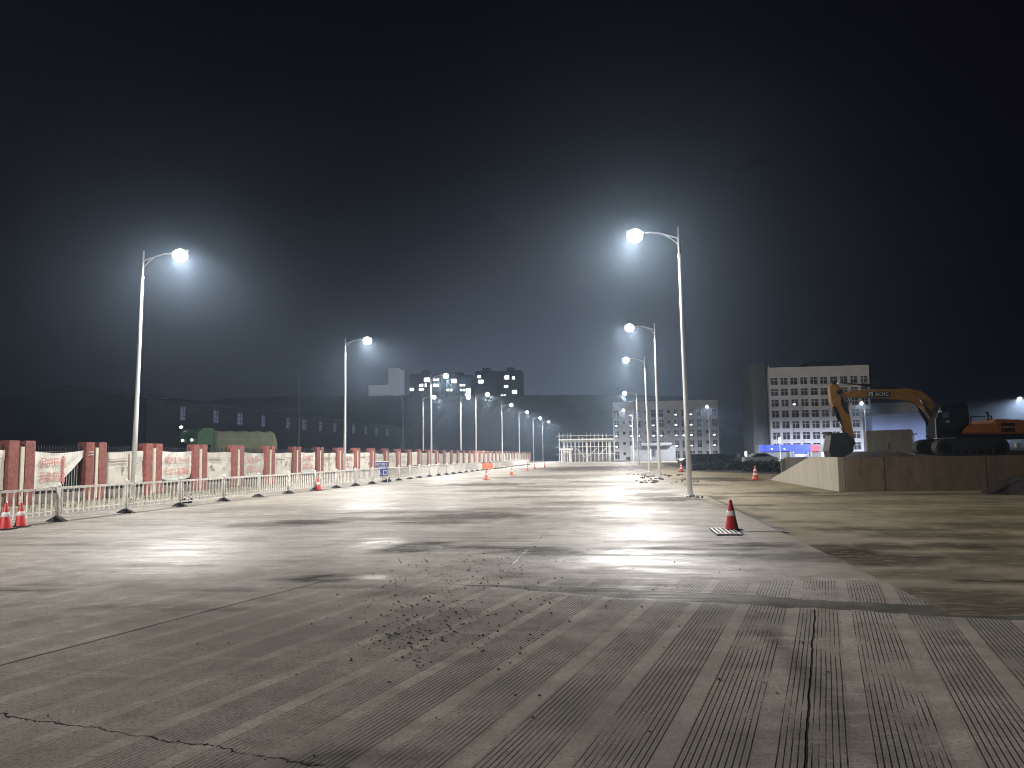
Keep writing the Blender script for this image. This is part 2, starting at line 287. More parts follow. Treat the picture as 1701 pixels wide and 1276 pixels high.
def pave_mat(name, c_lo, c_hi, grooved, rough0):
    m = bpy.data.materials.new(name); m.use_nodes = True
    nt = m.node_tree; n = nt.nodes; L = nt.links; b = n['Principled BSDF']
    tc = n.new('ShaderNodeTexCoord'); sp = n.new('ShaderNodeSeparateXYZ'); L.new(tc.outputs['Object'], sp.inputs[0])
    def mth(op, a, c=None, d=None, clamp=False):
        q = n.new('ShaderNodeMath'); q.operation = op; q.use_clamp = clamp
        for i, v in enumerate((a, c, d)):
            if v is None: continue
            if isinstance(v, (int, float)): q.inputs[i].default_value = v
            else: L.new(v, q.inputs[i])
        return q.outputs[0]
    def ss(v, lo, hi):
        q = n.new('ShaderNodeMapRange'); q.interpolation_type = 'SMOOTHSTEP'
        L.new(v, q.inputs[0]); q.inputs[1].default_value = lo; q.inputs[2].default_value = hi; return q.outputs[0]
    def nz(scale, vec=None, det=5, ro=0.6, st=None):
        q = n.new('ShaderNodeTexNoise'); q.inputs['Scale'].default_value = scale; q.inputs['Detail'].default_value = det; q.inputs['Roughness'].default_value = ro
        src = vec if vec else tc.outputs['Object']
        if st:
            mp = n.new('ShaderNodeMapping'); mp.inputs['Scale'].default_value = st; L.new(src, mp.inputs[0]); src = mp.outputs[0]
        L.new(src, q.inputs['Vector']); return q.outputs[0]
    def mix(f, a, c):
        q = n.new('ShaderNodeMix'); q.data_type = 'RGBA'
        if isinstance(f, (int, float)): q.inputs[0].default_value = f
        else: L.new(f, q.inputs[0])
        for i, v in ((6, a), (7, c)):
            if isinstance(v, tuple): q.inputs[i].default_value = (*v, 1)
            else: L.new(v, q.inputs[i])
        return q.outputs[2]
    X, Y = sp.outputs[0], sp.outputs[1]
    u = mth('SUBTRACT', mth('MULTIPLY', X, math.cos(TH)), mth('MULTIPLY', Y, math.sin(TH)))
    v = mth('ADD', mth('MULTIPLY', X, math.sin(TH)), mth('MULTIPLY', Y, math.cos(TH)))
    uvv = n.new('ShaderNodeCombineXYZ'); L.new(u, uvv.inputs[0]); L.new(v, uvv.inputs[1]); UV = uvv.outputs[0]
    big = nz(0.35, det=6); mid = nz(2.3, det=7, ro=0.7); fine = nz(38, det=3); speck = nz(120, det=2)
    strk = nz(1.0, det=6, ro=0.7, st=(0.22, 3.2, 1))          # films of dried mud drawn across the carriageway
    strk2 = nz(1.0, det=4, st=(0.5, 11, 1))
    col = mix(ss(mid, 0.34, 0.66), c_lo, c_hi)
    med = nz(0.9, det=7, ro=0.72); col = mix(mth('MULTIPLY', ss(med, 0.5, 0.66), 0.55), col, tuple(c*0.55 for c in c_lo))
    col = mix(mth('MULTIPLY', ss(big, 0.42, 0.62), 0.7), col, tuple(c*0.68 for c in c_lo))
    far = ss(Y, 9.5, 12.0) if grooved else 1.0
    f1 = mth('MULTIPLY', ss(strk, 0.50, 0.72), far); f1 = mth('MULTIPLY', f1, 0.78)
    col = mix(f1, col, (0.105, 0.088, 0.068))
    f2 = mth('MULTIPLY', mth('MULTIPLY', ss(strk2, 0.55, 0.7), far), 0.5); col = mix(f2, col, (0.085, 0.072, 0.058))
    strk3 = nz(1.0, det=5, ro=0.75, st=(0.9, 30, 1))
    col = mix(mth('MULTIPLY', mth('MULTIPLY', ss(strk3, 0.54, 0.64), ss(mth('ADD', Y, mth('MULTIPLY', mid, 4.0)), 10.5, 15.0)), 0.55), col, (0.10, 0.085, 0.068))
    f3 = mth('MULTIPLY', ss(nz(1.0, det=5, st=(0.3, 2.2, 1)), 0.60, 0.74), 0.4); col = mix(f3, col, tuple(min(1, c*1.35) for c in c_hi))
    col = mix(mth('MULTIPLY', ss(fine, 0.52, 0.62), 0.55), col, tuple(c*0.6 for c in c_lo))
    col = mix(mth('MULTIPLY', ss(speck, 0.62, 0.72), 0.7), col, (0.08, 0.075, 0.07))
    grit = nz(75, det=4, ro=0.8)
    col = mix(mth('MULTIPLY', ss(grit, 0.54, 0.62), 0.55), col, tuple(c*0.5 for c in c_lo))
    col = mix(mth('MULTIPLY', ss(nz(55, det=2), 0.70, 0.76), mth('MULTIPLY', ss(med, 0.42, 0.6), 0.8)), col, (0.62, 0.59, 0.54))
    if not grooved:
        col = mix(mth('SUBTRACT', 1.0, ss(mth('ADD', X, mth('MULTIPLY', mth('SUBTRACT', med, 0.5), 6.0)), 3.2, 8.5)), col, mix(0.4, col, (0.40, 0.365, 0.31)))
    af = n.new('ShaderNodeAttribute'); af.attribute_name = 'film'
    film = mth('MULTIPLY', af.outputs['Fac'], ss(nz(1.0, det=6, ro=0.7, st=(0.5, 2.4, 1)), 0.35, 0.6))
    at_ = n.new('ShaderNodeAttribute'); at_.attribute_name = 'wet'
    wet = mth('MULTIPLY', at_.outputs['Fac'], ss(nz(5, det=6, ro=0.75, st=(0.6, 2.0, 1)), 0.25, 0.55))
    height = mth('ADD', mth('ADD', mth('MULTIPLY', fine, 0.0035), mth('MULTIPLY', speck, 0.0012)), mth('MULTIPLY', mid, 0.010))
    rough = mth('ADD', rough0, mth('MULTIPLY', mid, 0.3))
    rough = mth('SUBTRACT', rough, mth('MULTIPLY', ss(strk2, 0.45, 0.65), 0.08))
    if grooved:
        # sawn grooves in bands along the side road, worn away in places
        near = mth('SUBTRACT', 1.0, ss(Y, 10.1, 10.35))
        band = mth('FRACT', mth('MULTIPLY', mth('ADD', u, 0.81), 1/0.49))
        bm_ = mth('MULTIPLY', ss(band, 0.0, 0.012), mth('SUBTRACT', 1.0, ss(band, 0.765, 0.78)))
        g = mth('ABSOLUTE', mth('SUBTRACT', mth('FRACT', mth('MULTIPLY', mth('ADD', mth('ADD', u, mth('MULTIPLY', mth('SUBTRACT', nz(0.7, UV, det=2), 0.5), 0.010)), 0.81), 1/0.0345)), 0.5))
        g = mth('SUBTRACT', 1.0, ss(g, 0.05, 0.15))
        wear = ss(nz(1.0, UV, det=5, ro=0.65, st=(1.7, 0.6, 1)), 0.38, 0.53)
        wearL = mth('ADD', mth('MULTIPLY', ss(u, -5.2, -2.6), 0.92), 0.10, clamp=True)
        strip_n = mth('ADD', v, mth('MULTIPLY', mth('SUBTRACT', nz(1.0, UV, det=7, ro=0.62, st=(1, 0.5, 1)), 0.5), 0.62))
        half = mth('ADD', mth('MULTIPLY', ss(u, -4.6, -2.2), 0.27), mth('MULTIPLY', mth('SUBTRACT', nz(0.8, UV, det=5), 0.5), 0.22))
        strip = mth('SUBTRACT', 1.0, ss(mth('SUBTRACT', mth('ABSOLUTE', mth('SUBTRACT', strip_n, 8.92)), half), -0.02, 0.015))
        strip = mth('MULTIPLY', strip, ss(u, -4.6, -4.3)); strip = mth('MULTIPLY', strip, mth('SUBTRACT', 1.0, ss(X, 4.2, 4.6)))
        gm = mth('MULTIPLY', mth('MULTIPLY', g, bm_), mth('MULTIPLY', wear, wearL)); gm = mth('MULTIPLY', gm, near)
        gm = mth('MULTIPLY', gm, mth('SUBTRACT', 1.0, strip)); gm = mth('MULTIPLY', gm, mth('SUBTRACT', 1.0, ss(u, 2.6, 3.4)))
        smooth_band = mth('MULTIPLY', mth('MULTIPLY', mth('SUBTRACT', 1.0, bm_), near), mth('MULTIPLY', ss(nz(1.1, UV, det=5, st=(1.2, 0.4, 1)), 0.3, 0.6), mth('ADD', 0.25, mth('MULTIPLY', ss(u, -8.5, -3.5), 0.75))))
        col = mix(mth('MULTIPLY', smooth_band, 0.18), col, tuple(min(1, c*1.16) for c in c_hi))
        col = mix(mth('MULTIPLY', mth('MULTIPLY', mth('MULTIPLY', bm_, near), ss(mid, 0.40, 0.62)), 0.27), col, tuple(c*0.62 for c in c_lo))
        col = mix(mth('MULTIPLY', gm, 0.9), col, (0.045, 0.04, 0.035))
        col = mix(mth('MULTIPLY', strip, 0.85), col, mix(ss(mid, 0.3, 0.7), (0.045, 0.047, 0.041), (0.10, 0.102, 0.088)))
        rim = mth('MULTIPLY', mth('SUBTRACT', 1.0, ss(mth('ABSOLUTE', mth('SUBTRACT', mth('ABSOLUTE', mth('SUBTRACT', strip_n, 8.92)), mth('ADD', half, 0.03))), 0.01, 0.05)), mth('MULTIPLY', ss(u, -3.9, -2.5), ss(fine, 0.42, 0.6)))
        rim = mth('MULTIPLY', rim, mth('SUBTRACT', 1.0, ss(X, 0.6, 1.6)))
        col = mix(mth('MULTIPLY', rim, 0.7), col, (0.58, 0.55, 0.5))
        # soil trodden over the edge of the yard
        mud = mth('MULTIPLY', ss(mth('ADD', X, mth('MULTIPLY', mth('SUBTRACT', med, 0.5), 4.0)), 2.2, 3.3), ss(Y, 9.5, 12.0))
        col = mix(mth('MULTIPLY', mud, 0.6), col, (0.235, 0.20, 0.135))
        # joints between slabs
        wob = mth('MULTIPLY', mth('SUBTRACT', nz(2.2, UV, det=4), 0.5), 0.05)
        def line(c, pos, w, m2=None):
            q = mth('SUBTRACT', 1.0, ss(mth('ABSOLUTE', mth('SUBTRACT', mth('ADD', c, wob), pos)), w*0.4, w))
            return mth('MULTIPLY', q, m2) if m2 is not None else q
        sidez = mth('SUBTRACT', 1.0, ss(v, 8.55, 8.65))
        j = line(u, -0.17, 0.011, sidez)
        j = mth('MAXIMUM', j, mth('MULTIPLY', line(u, -6.15, 0.02, sidez), 0.8))
        j = mth('MAXIMUM', j, line(u, 5.8, 0.016, sidez))
        wobc = mth('ADD', v, mth('MULTIPLY', mth('SUBTRACT', nz(3.0, UV, det=6, ro=0.75), 0.5), 0.28))
        crk = mth('MULTIPLY', mth('SUBTRACT', 1.0, ss(mth('ABSOLUTE', mth('SUBTRACT', wobc, 3.55)), 0.003, 0.011)), mth('MULTIPLY', mth('SUBTRACT', 1.0, ss(u, -2.5, -1.9)), ss(mid, 0.36, 0.5)))
        j = mth('MAXIMUM', j, crk)
        farz = ss(Y, 10.6, 10.7)
        for xx in (-11.0, -6.3, -1.6): j = mth('MAXIMUM', j, mth('MULTIPLY', line(X, xx, 0.016, farz), mth('MULTIPLY', ss(med, 0.4, 0.6), 0.5)))
        ym = mth('ABSOLUTE', mth('SUBTRACT', mth('MODULO', mth('ADD', mth('ADD', Y, wob), 2.3), 5.0), 2.5))
        j = mth('MAXIMUM', j, mth('MULTIPLY', mth('MULTIPLY', mth('SUBTRACT', 1.0, ss(ym, 0.012, 0.035)), farz), 0.5))
        # transverse brooming of the carriageway
        tr = mth('ABSOLUTE', mth('SUBTRACT', mth('FRACT', mth('MULTIPLY', Y, 1/0.11)), 0.5))
        tr = mth('MULTIPLY', mth('MULTIPLY', mth('SUBTRACT', 1.0, ss(tr, 0.08, 0.2)), ss(strk, 0.40, 0.6)), mth('MULTIPLY', ss(Y, 11.0, 11.6), mth('SUBTRACT', 1.0, ss(Y, 22, 32))))
        col = mix(mth('MULTIPLY', tr, 0.35), col, (0.09, 0.08, 0.07))
        col = mix(j, col, (0.022, 0.02, 0.018))
        height = mth('SUBTRACT', height, mth('ADD', mth('MULTIPLY', gm, 0.006), mth('ADD', mth('MULTIPLY', j, 0.012), mth('MULTIPLY', tr, 0.002))))
        height = mth('SUBTRACT', height, mth('MULTIPLY', strip, 0.008))
        rough = mth('ADD', rough, mth('MULTIPLY', mth('SUBTRACT', 1.0, ss(mth('ADD', Y, mth('MULTIPLY', mid, 3.0)), 8.0, 14.5)), 0.17))
    col = mix(mth('MULTIPLY', wet, 0.86), col, (0.022, 0.018, 0.014))
    b.inputs['Specular IOR Level'].default_value = 0.3
    col = mix(mth('MULTIPLY', film, 0.35), col, tuple(c*0.5 for c in c_lo))
    rough = mth('SUBTRACT', rough, mth('MULTIPLY', film, 0.22), clamp=True)
    rough = mth('SUBTRACT', rough, mth('MULTIPLY', wet, 0.04), clamp=True)
    L.new(col, b.inputs['Base Color']); L.new(rough, b.inputs['Roughness'])
    bp = n.new('ShaderNodeBump'); bp.inputs['Strength'].default_value = 0.85; bp.inputs['Distance'].default_value = 1.0
    L.new(height, bp.inputs['Height']); L.new(bp.outputs[0], b.inputs['Normal'])
    # coarse concrete shades its own grazing reflections: mostly matt, with worn glossier patches farther along the road
    df = n.new('ShaderNodeBsdfDiffuse'); L.new(col, df.inputs[0]); L.new(bp.outputs[0], df.inputs['Normal']); df.inputs['Roughness'].default_value = 0.6
    fac = mth('ADD', 0.10, mth('MULTIPLY', ss(mth('ADD', Y, mth('MULTIPLY', mid, 4.0)), 8.5, 14.5), 0.62 if grooved else 0.12))
    fac = mth('MULTIPLY', fac, mth('ADD', 0.55, mth('MULTIPLY', ss(med, 0.35, 0.6), 0.45)))
    fac = mth('MULTIPLY', fac, mth('SUBTRACT', 1.0, mth('MULTIPLY', wet, 0.85)))
    fac = mth('ADD', fac, mth('MULTIPLY', film, 0.3), clamp=True)
    ms = n.new('ShaderNodeMixShader'); L.new(fac, ms.inputs[0]); L.new(df.outputs[0], ms.inputs[1]); L.new(b.outputs[0], ms.inputs[2])
    L.new(ms.outputs[0], n['Material Output'].inputs['Surface'])
    return m
EDGE_X, EDGE_Y = 3.15, 8.2
xs = [-45, -38, -32, -26, -22, -19, -17.2]+[(-16.8+0.16*i) for i in range(0, 124)]+[EDGE_X]+[3.4, 3.8, 4.3, 5, 6, 8, 11, 15, 21, 30]
xs = sorted(x for x in set(round(x, 3) for x in xs) if not (3.05 < x < 3.15))
ys = sorted(set([-14, -9, -5, -2]+[round(0.2*i, 3) for i in range(0, 41)]+[EDGE_Y]+[round(y, 3) for y in steps(8.3, 190, 0.13, 1.018)]))
sheet('concrete_pavement', xs, ys, lambda x, y: (y < EDGE_Y) or (-17.3 < x < EDGE_X), lambda x, y: 0.007*fbm(x, y, 0.25, 3),
      WET, pave_mat('pavement_concrete', (0.285, 0.258, 0.222), (0.46, 0.424, 0.378), True, 0.42))
ys2 = sorted(set([EDGE_Y]+[round(y, 3) for y in steps(8.4, 190, 0.2, 1.03)]))
xs2 = sorted(set([EDGE_X+0.004]+[round(3.3+0.2*i, 3) for i in range(0, 60)]+[16, 18, 21, 25, 30, 36, 45, 60, 90]))
sheet('concrete_yard', xs2, ys2, lambda x, y: True, lambda x, y: -0.022+0.012*fbm(x, y, 0.2, 3), WETY, pave_mat('yard_concrete', (0.29, 0.243, 0.15), (0.43, 0.37, 0.245), False, 0.56))

ch = MB(); rc = random.Random(8); pts = []
for i in range(70):
    y = 16.3+i*0.17; w = (0.05+0.07*rc.random())*(1.25-i/75); pts.append((3.17, 3.19+w, y))
for (a0, a1, y0_), (b0, b1, y1_) in zip(pts, pts[1:]):
    if rc.random() < 0.93-0.4*(y0_ > 22): ch.add([(a0, y0_, -0.004), (a1, y0_, -0.004), (b1, y1_, -0.004), (b0, y1_, -0.004)], [(0, 1, 2, 3)])
for i in range(6):
    x = 2.38+i*0.14; w = 0.12+0.05*rc.random(); ch.add([(x, 16.42-w, 0.013), (x+0.14, 16.42-w, 0.013), (x+0.14, 16.42+w, 0.013), (x, 16.42+w, 0.013)], [(0, 1, 2, 3)])
ch.build('dark_edge_strip', mat('dark_strip', (0.018, 0.015, 0.012), 0.6, 0, 0.4))['kind'] = 'structure'  # flat dark strip along the yard edge, turning in to the cone
# verge between the road and the boundary fence
MB().prism([(-21.6, -0.05), (-17.3, -0.05), (-17.3, 0.03), (-21.6, 0.10)], 8.3, 190).build('verge', 'verge')['kind'] = 'structure'
kb = MB()
for i in range(61):
    y = 8.4+i*3.0; kb.box(-17.30, -17.14, y, y+2.985, -0.05, 0.10)
kb.build('kerb', 'kerb')['kind'] = 'structure'
g = MB(); rg = random.Random(3)
for i in range(5200):
    y = 17+110*rg.random()**1.6; x = -20.9+3.0*rg.random()**1.5
    if fbm(x, y, 0.5) < -0.08 and rg.random() < 0.85: continue
    h = rg.uniform(0.06, 0.24); a = rg.uniform(0, 6.28); w = 0.012; z0 = 0.03+(-17.3-x)/4.3*0.07
    lx, ly = rg.uniform(-0.07, 0.07), rg.uniform(-0.07, 0.07)
    g.add([(x-w*math.cos(a), y-w*math.sin(a), z0), (x+w*math.cos(a), y+w*math.sin(a), z0), (x+lx, y+ly, z0+h)], [(0, 1, 2)])
tag(g.build('verge_grass', 'grass'), 'sparse dry grass tufts on the verge under the fence', 'grass', kind='stuff')

# scattered stones
def pebble(mb, x, y, z, s, sd):
    rr = random.Random(sd)
    t = (1+5**0.5)/2; k = s/4.2
    V = [(-1, t, 0), (1, t, 0), (-1, -t, 0), (1, -t, 0), (0, -1, t), (0, 1, t), (0, -1, -t), (0, 1, -t), (t, 0, -1), (t, 0, 1), (-t, 0, -1), (-t, 0, 1)]
    F = [(0, 11, 5), (0, 5, 1), (0, 1, 7), (0, 7, 10), (0, 10, 11), (1, 5, 9), (5, 11, 4), (11, 10, 2), (10, 7, 6), (7, 1, 8), (3, 9, 4), (3, 4, 2), (3, 2, 6), (3, 6, 8), (3, 8, 9), (4, 9, 5), (2, 4, 11), (6, 2, 10), (8, 6, 7), (9, 8, 1)]
    sx, sy, sz = rr.uniform(0.7, 1.4), rr.uniform(0.7, 1.4), rr.uniform(0.5, 0.9)
    mb.add([(x+a*k*sx*rr.uniform(0.75, 1.2), y+b*k*sy*rr.uniform(0.75, 1.2), z+s*0.4*sz+c*k*sz*rr.uniform(0.75, 1.2)) for a, b, c in V], F)
pb = MB(); rp = random.Random(11)
for cx, cy, sx, sy, nn in ((780, 940, 60, 18, 220), (720, 1020, 60, 38, 420), (690, 1060, 50, 18, 240), (850, 950, 90, 30, 60), (760, 1000, 160, 60, 240), (950, 960, 170, 40, 90), (850, 1120, 350, 90, 45), (640, 950, 80, 20, 40), (1000, 900, 200, 40, 40)):
    for i in range(nn):
        p = at(rp.gauss(cx, sx), max(800, min(1300, rp.gauss(cy, sy))), z=0)
        pebble(pb, p.x, p.y, 0.002, rp.choice((0.005, 0.006, 0.008, 0.008, 0.011, 0.012, 0.016, 0.02, 0.026)), rp.random())
for i in range(14):
    p = at(rp.uniform(700, 1500), rp.uniform(1010, 1230), z=0); pebble(pb, p.x, p.y, 0.002, rp.uniform(0.015, 0.026), rp.random())
tag(pb.build('gravel_stones', 'pebble'), 'dark loose gravel scattered on the concrete in the foreground', 'gravel', kind='stuff')
pc = MB()
for i in range(130):
    p = at(rp.gauss(*rp.choice(((250, 110), (1150, 70), (560, 120), (1060, 90)))), rp.uniform(1020, 1240), z=0); pebble(pc, p.x, p.y, 0.001, rp.uniform(0.006, 0.014), rp.random())
tag(pc.build('pale_grit', 'chip'), 'pale grit and paint flecks on the grooved concrete', 'grit', kind='stuff')
rb = MB()
for px, py, s in ((1072, 791, .3), (1080, 793, .35), (1088, 796, .3), (1094, 802, .3), (1150, 826, .12), (1062, 788, .3), (1086, 799, .25), (1120, 789, .3), (1145, 800, .2)):
    p = at(px, py, z=0)
    for k in range(9): rb.blob((p.x+rp.gauss(0, s*1.7), p.y+rp.gauss(0, s*3), 0.01), (s*rp.uniform(.12, .5), s*rp.uniform(.12, .5), rp.uniform(.02, .08)), 7, 5, 0.35, rp.random())
tag(rb.build('rubble_lumps', 'rubble'), 'low lumps of broken asphalt lying around the right lamp posts', 'rubble', kind='stuff')

# ------------------------------------------------------------------ street lamps
def lamp_node_light(name, watts, col):
    l = bpy.data.lights.new(name, 'POINT'); l.energy = watts; l.color = col; l.shadow_soft_size = 0.07
    l.use_nodes = True; nt = l.node_tree; n = nt.nodes; L = nt.links; em = n['Emission']
    tc = n.new('ShaderNodeTexCoord'); sp = n.new('ShaderNodeSeparateXYZ'); L.new(tc.outputs['Normal'], sp.inputs[0])
    c = n.new('ShaderNodeMath'); c.operation = 'MULTIPLY'; c.inputs[1].default_value = LSIGN; L.new(sp.outputs[2], c.inputs[0])
    a = n.new('ShaderNodeMath'); a.operation = 'ADD'; a.inputs[1].default_value = 0.35; L.new(c.outputs[0], a.inputs[0])
    mx = n.new('ShaderNodeMath'); mx.operation = 'MAXIMUM'; mx.inputs[1].default_value = 0.2; L.new(a.outputs[0], mx.inputs[0])
    pw = n.new('ShaderNodeMath'); pw.operation = 'POWER'; pw.inputs[1].default_value = -0.8; L.new(mx.outputs[0], pw.inputs[0])
    mr = n.new('ShaderNodeMapRange'); mr.interpolation_type = 'SMOOTHSTEP'; L.new(c.outputs[0], mr.inputs[0])
    mr.inputs[1].default_value = 0.02; mr.inputs[2].default_value = 0.56
    mu = n.new('ShaderNodeMath'); mu.operation = 'MULTIPLY'; L.new(pw.outputs[0], mu.inputs[0]); L.new(mr.outputs[0], mu.inputs[1])
    bk = n.new('ShaderNodeMapRange'); bk.interpolation_type = 'SMOOTHSTEP'; L.new(sp.outputs[0], bk.inputs[0])   # less light behind the post
    bk.inputs[1].default_value = -0.75; bk.inputs[2].default_value = 0.05; bk.inputs[3].default_value = 0.13
    m2 = n.new('ShaderNodeMath'); m2.operation = 'MULTIPLY'; L.new(mu.outputs[0], m2.inputs[0]); L.new(bk.outputs[0], m2.inputs[1])
    ad = n.new('ShaderNodeMath'); ad.operation = 'ADD'; ad.inputs[1].default_value = 0.001; L.new(m2.outputs[0], ad.inputs[0])
    L.new(ad.outputs[0], em.inputs['Strength'])
    return l
LSIGN = -1.0
LIGHT = lamp_node_light('street_light', LAMP_W, (1.0, 0.965, 0.92))
LIGHT_FAR = lamp_node_light('yard_light', LAMP_W*4.4, (0.90, 0.93, 1.0))
LIGHT_WARM = lamp_node_light('street_light_warm', LAMP_W*0.9, (1.0, 0.90, 0.78))
def lamp_parts(root, lens='lens', light=None, H=10.3, arm=1.62, lit=True):
    """pole at the root, arm towards +x"""
    MB().tube([(0, 0, 0.02), (0, 0, 3), (0, 0, 6.5), (0, 0, H-1.15)], [0.105, 0.092, 0.072, 0.052], 14).build('pole', 'galv', root, True)
    MB().tube([(0, 0, H-1.15), (0, 0, H-0.02), (0, 0, H)], [0.042, 0.036, 0.015], 10).build('pole_tip', 'galv', root, True)
    MB().lathe([(0.062, -0.05), (0.068, -0.04), (0.068, 0.04), (0.062, 0.05)], 12, (0, 0, H-1.15)).build('collar', 'galv', root, True)
    bp = MB().box(-0.2, 0.2, -0.2, 0.2, 0.0, 0.025)
    for sx in (-1, 1):
        for sy in (-1, 1):
            bp.tube([(0.15*sx, 0.15*sy, 0.02), (0.15*sx, 0.15*sy, 0.08)], 0.016, 6)
            bp.prismx([(0.10*sy, 0.025), (0.19*sy, 0.025), (0.10*sy, 0.16)], sx*0.04-0.004, sx*0.04+0.004)
    bp.build('base_plate', 'galv', root)
    MB().box(0.085, 0.105, -0.05, 0.05, 0.55, 0.95).build('access_door', 'galv', root)
    z0, z1 = H-0.46, H-0.73
    MB().tube([(0, 0, z0), (0.3, 0, z0+0.11), (0.7, 0, z0+0.24), (1.0, 0, z0+0.29), (arm-0.25, 0, z0+0.30)], [0.034, 0.033, 0.031, 0.03, 0.03], 8).build('arm', 'galv', root, True)
    MB().tube([(0, 0, z1), (0.25, 0, z1+0.25), (0.5, 0, z1+0.42), (0.75, 0, z1+0.51)], 0.02, 8).build('brace', 'galv', root, True)
    hx, hz = arm, z0+0.33
    hd = MB()
    prof = [(-0.38, 0.05, 0.045), (-0.3, 0.09, 0.06), (-0.05, 0.15, 0.085), (0.25, 0.15, 0.075), (0.38, 0.07, 0.04)]
    vs = []; n = 12
    for x, w, t in prof:
        for k in range(n):
            q = 2*math.pi*k/n
            zz = math.sin(q)*t
            vs.append((hx+x, math.cos(q)*w, hz+x*0.14+(zz if zz > 0 else zz*0.35)))
    fs = [(i*n+k, i*n+(k+1) % n, (i+1)*n+(k+1) % n, (i+1)*n+k) for i in range(len(prof)-1) for k in range(n)]+[tuple(range(n)), tuple(4*n+k for k in range(n))]
    head = hd.add(vs, fs).build('lamp_head', 'lamp_grey', root, True)
    ln = MB().blob((hx+0.03, 0, hz-0.13), (0.31, 0.28, 0.27), 20, 14, 0.0)  # globe swollen past the real lens to give the lamp's glare a shape
    ln.build('lens', M[lens] if lit else M['glass'], head, True)
    if lit:
        lo = bpy.data.objects.new('lamp_light', light or LIGHT); C.objects.link(lo); lo.parent = head
        lo.location = (hx+0.05, 0, hz-0.20)
    return root
LG = 'street lamps along the road'
ROW_L = [(29.5, 'tall white street lamp standing farthest left, nearest of the left row'),
         (54.2, 'white street lamp just left of the small blue sign, second of the left row'),
         (80.4, 'lit lamp between the blue sign and the orange board, third of the left row'),
         (106.2, 'warm tinted street lamp whose pole rises just left of the orange board'),
         (130.4, 'street lamp first to the right of the warm tinted one in the left row'),
         (153.0, 'street lamp second to the right of the warm tinted one in the left row'),
         (178.5, 'next to last distant street lamp of the left row, short of the scaffold'),
         (200.5, 'last and smallest street lamp of the left row, closest to the scaffold')]
proto = None
for i, (y, lab) in enumerate(ROW_L):
    if i == 3:
        r_ = thing('street_lamp', lab, 'street lamp', (-19.72, y, 0.06), 0, LG); lamp_parts(r_, 'lens_glare_warm', LIGHT_WARM)
    elif proto is None:
        r_ = proto = thing('street_lamp', lab, 'street lamp', (-19.72, y, 0.06), 0, LG); lamp_parts(r_)
    else:
        r_ = copy_tree(proto); r_.location = (-19.72, y, 0.06); r_['label'] = lab
    r_.rotation_euler = (0, R([0.95, 0.0, -0.25, 0.1, 0.0, 0.1, 0, 0][i]), R([0, 2, -1, 1, 0, 1, 2, 0][i]))
r_ = copy_tree(proto); r_.location = (-19.72, 4.6, 0.06); r_['label'] = 'street lamp of the left row standing before the first red pier'; r_.rotation_euler = (0, 0, 0)
ROW_R = [(29.9, 'tallest street lamp right of the road, nearest of the right row'),
         (52.3, 'second nearest street lamp of the right row, rubble round its foot'),
         (70.2, 'third street lamp of the right row, close left of the second one'),
         (109.5, 'fourth street lamp of the right row, in front of the mid rise block'),
         (152.5, 'smallest street lamp of the right row, beside the pale gate office')]
for i, (y, lab) in enumerate(ROW_R):
    r_ = copy_tree(proto); r_.location = (2.55, y, 0.0); r_['label'] = lab
    r_.rotation_euler = (0, R([0.62, 0.3, 0.9, 0.3, 0.2][i]), math.pi+R([0, 1, -2, 1, 0][i]))
for (x, y, yaw, lab) in ((16.1, 144.5, 90, 'street lamp facing this way at the right end of the mid rise block'),
                         (42.9, 143.9, 88, 'bright street lamp seen under the excavator boom'),
                         (69.4, 142.5, 180, 'street lamp cut by the right edge of the picture')):
    r_ = copy_tree(proto); r_.location = (x, y, 0); r_['label'] = lab; r_['group'] = 'lamps beyond the yard'; [setattr(q, 'data', LIGHT_FAR) for k_ in kids(r_) for q in kids(k_) if q.type == 'LIGHT']; r_.rotation_euler = (0, R(0.7), R(yaw))
for (x, y, yaw, lab) in ((-27.6, 107.5, 30, 'distant lit lamp behind the fence, left of the dim pole pair under the tower windows'),
                         (-22.4, 109.0, 60, 'distant lit lamp on a dim pole just behind the fence, right under the tower windows')):
    r_ = copy_tree(proto); r_.location = (x, y, 0); r_['label'] = lab; r_['group'] = 'lamps behind the fence'; r_.rotation_euler = (0, 0, R(yaw))
# a lamp that is switched off, twin headed, behind the fence at the far left
ul = thing('unlit_lamp', 'unlit twin headed lamp post standing in the dark behind the fence at left', 'street lamp', (-63.0, 99.0, 0))
MB().tube([(0, 0, 0), (0, 0, 9.9)], [0.14, 0.07], 8).build('pole', 'iron_grey', ul, True)
for s in (-1, 1):
    MB().tube([(0, 0, 9.6), (s*0.5, 0, 10.0), (s*1.0, 0, 10.1)], 0.05, 6).build('arm', 'iron_grey', ul, True)
    MB().blob((s*1.25, 0, 10.12), (0.42, 0.22, 0.16), 10, 6, 0.02).build('lamp_head', 'lamp_grey', ul, True)
for (px, top, y, lab) in ((497, 622, 110, 'thin bare mast rising in the dark left of the second lamp'), (669, 655, 150, 'dim slender mast behind the fence left of the third lamp')):
    b_ = at(px, top, Y=y)
    ms = thing('mast', lab, 'mast', (b_.x, y, 0), group='bare masts behind the fence')
    MB().tube([(0, 0, 0), (0, 0, b_.z)], [0.22, 0.10], 8).build('pole', 'iron_grey', ms, True)
    MB().box(-0.5, 0.5, -0.06, 0.06, b_.z-0.4, b_.z-0.25).build('crossbar', 'iron_grey', ms)

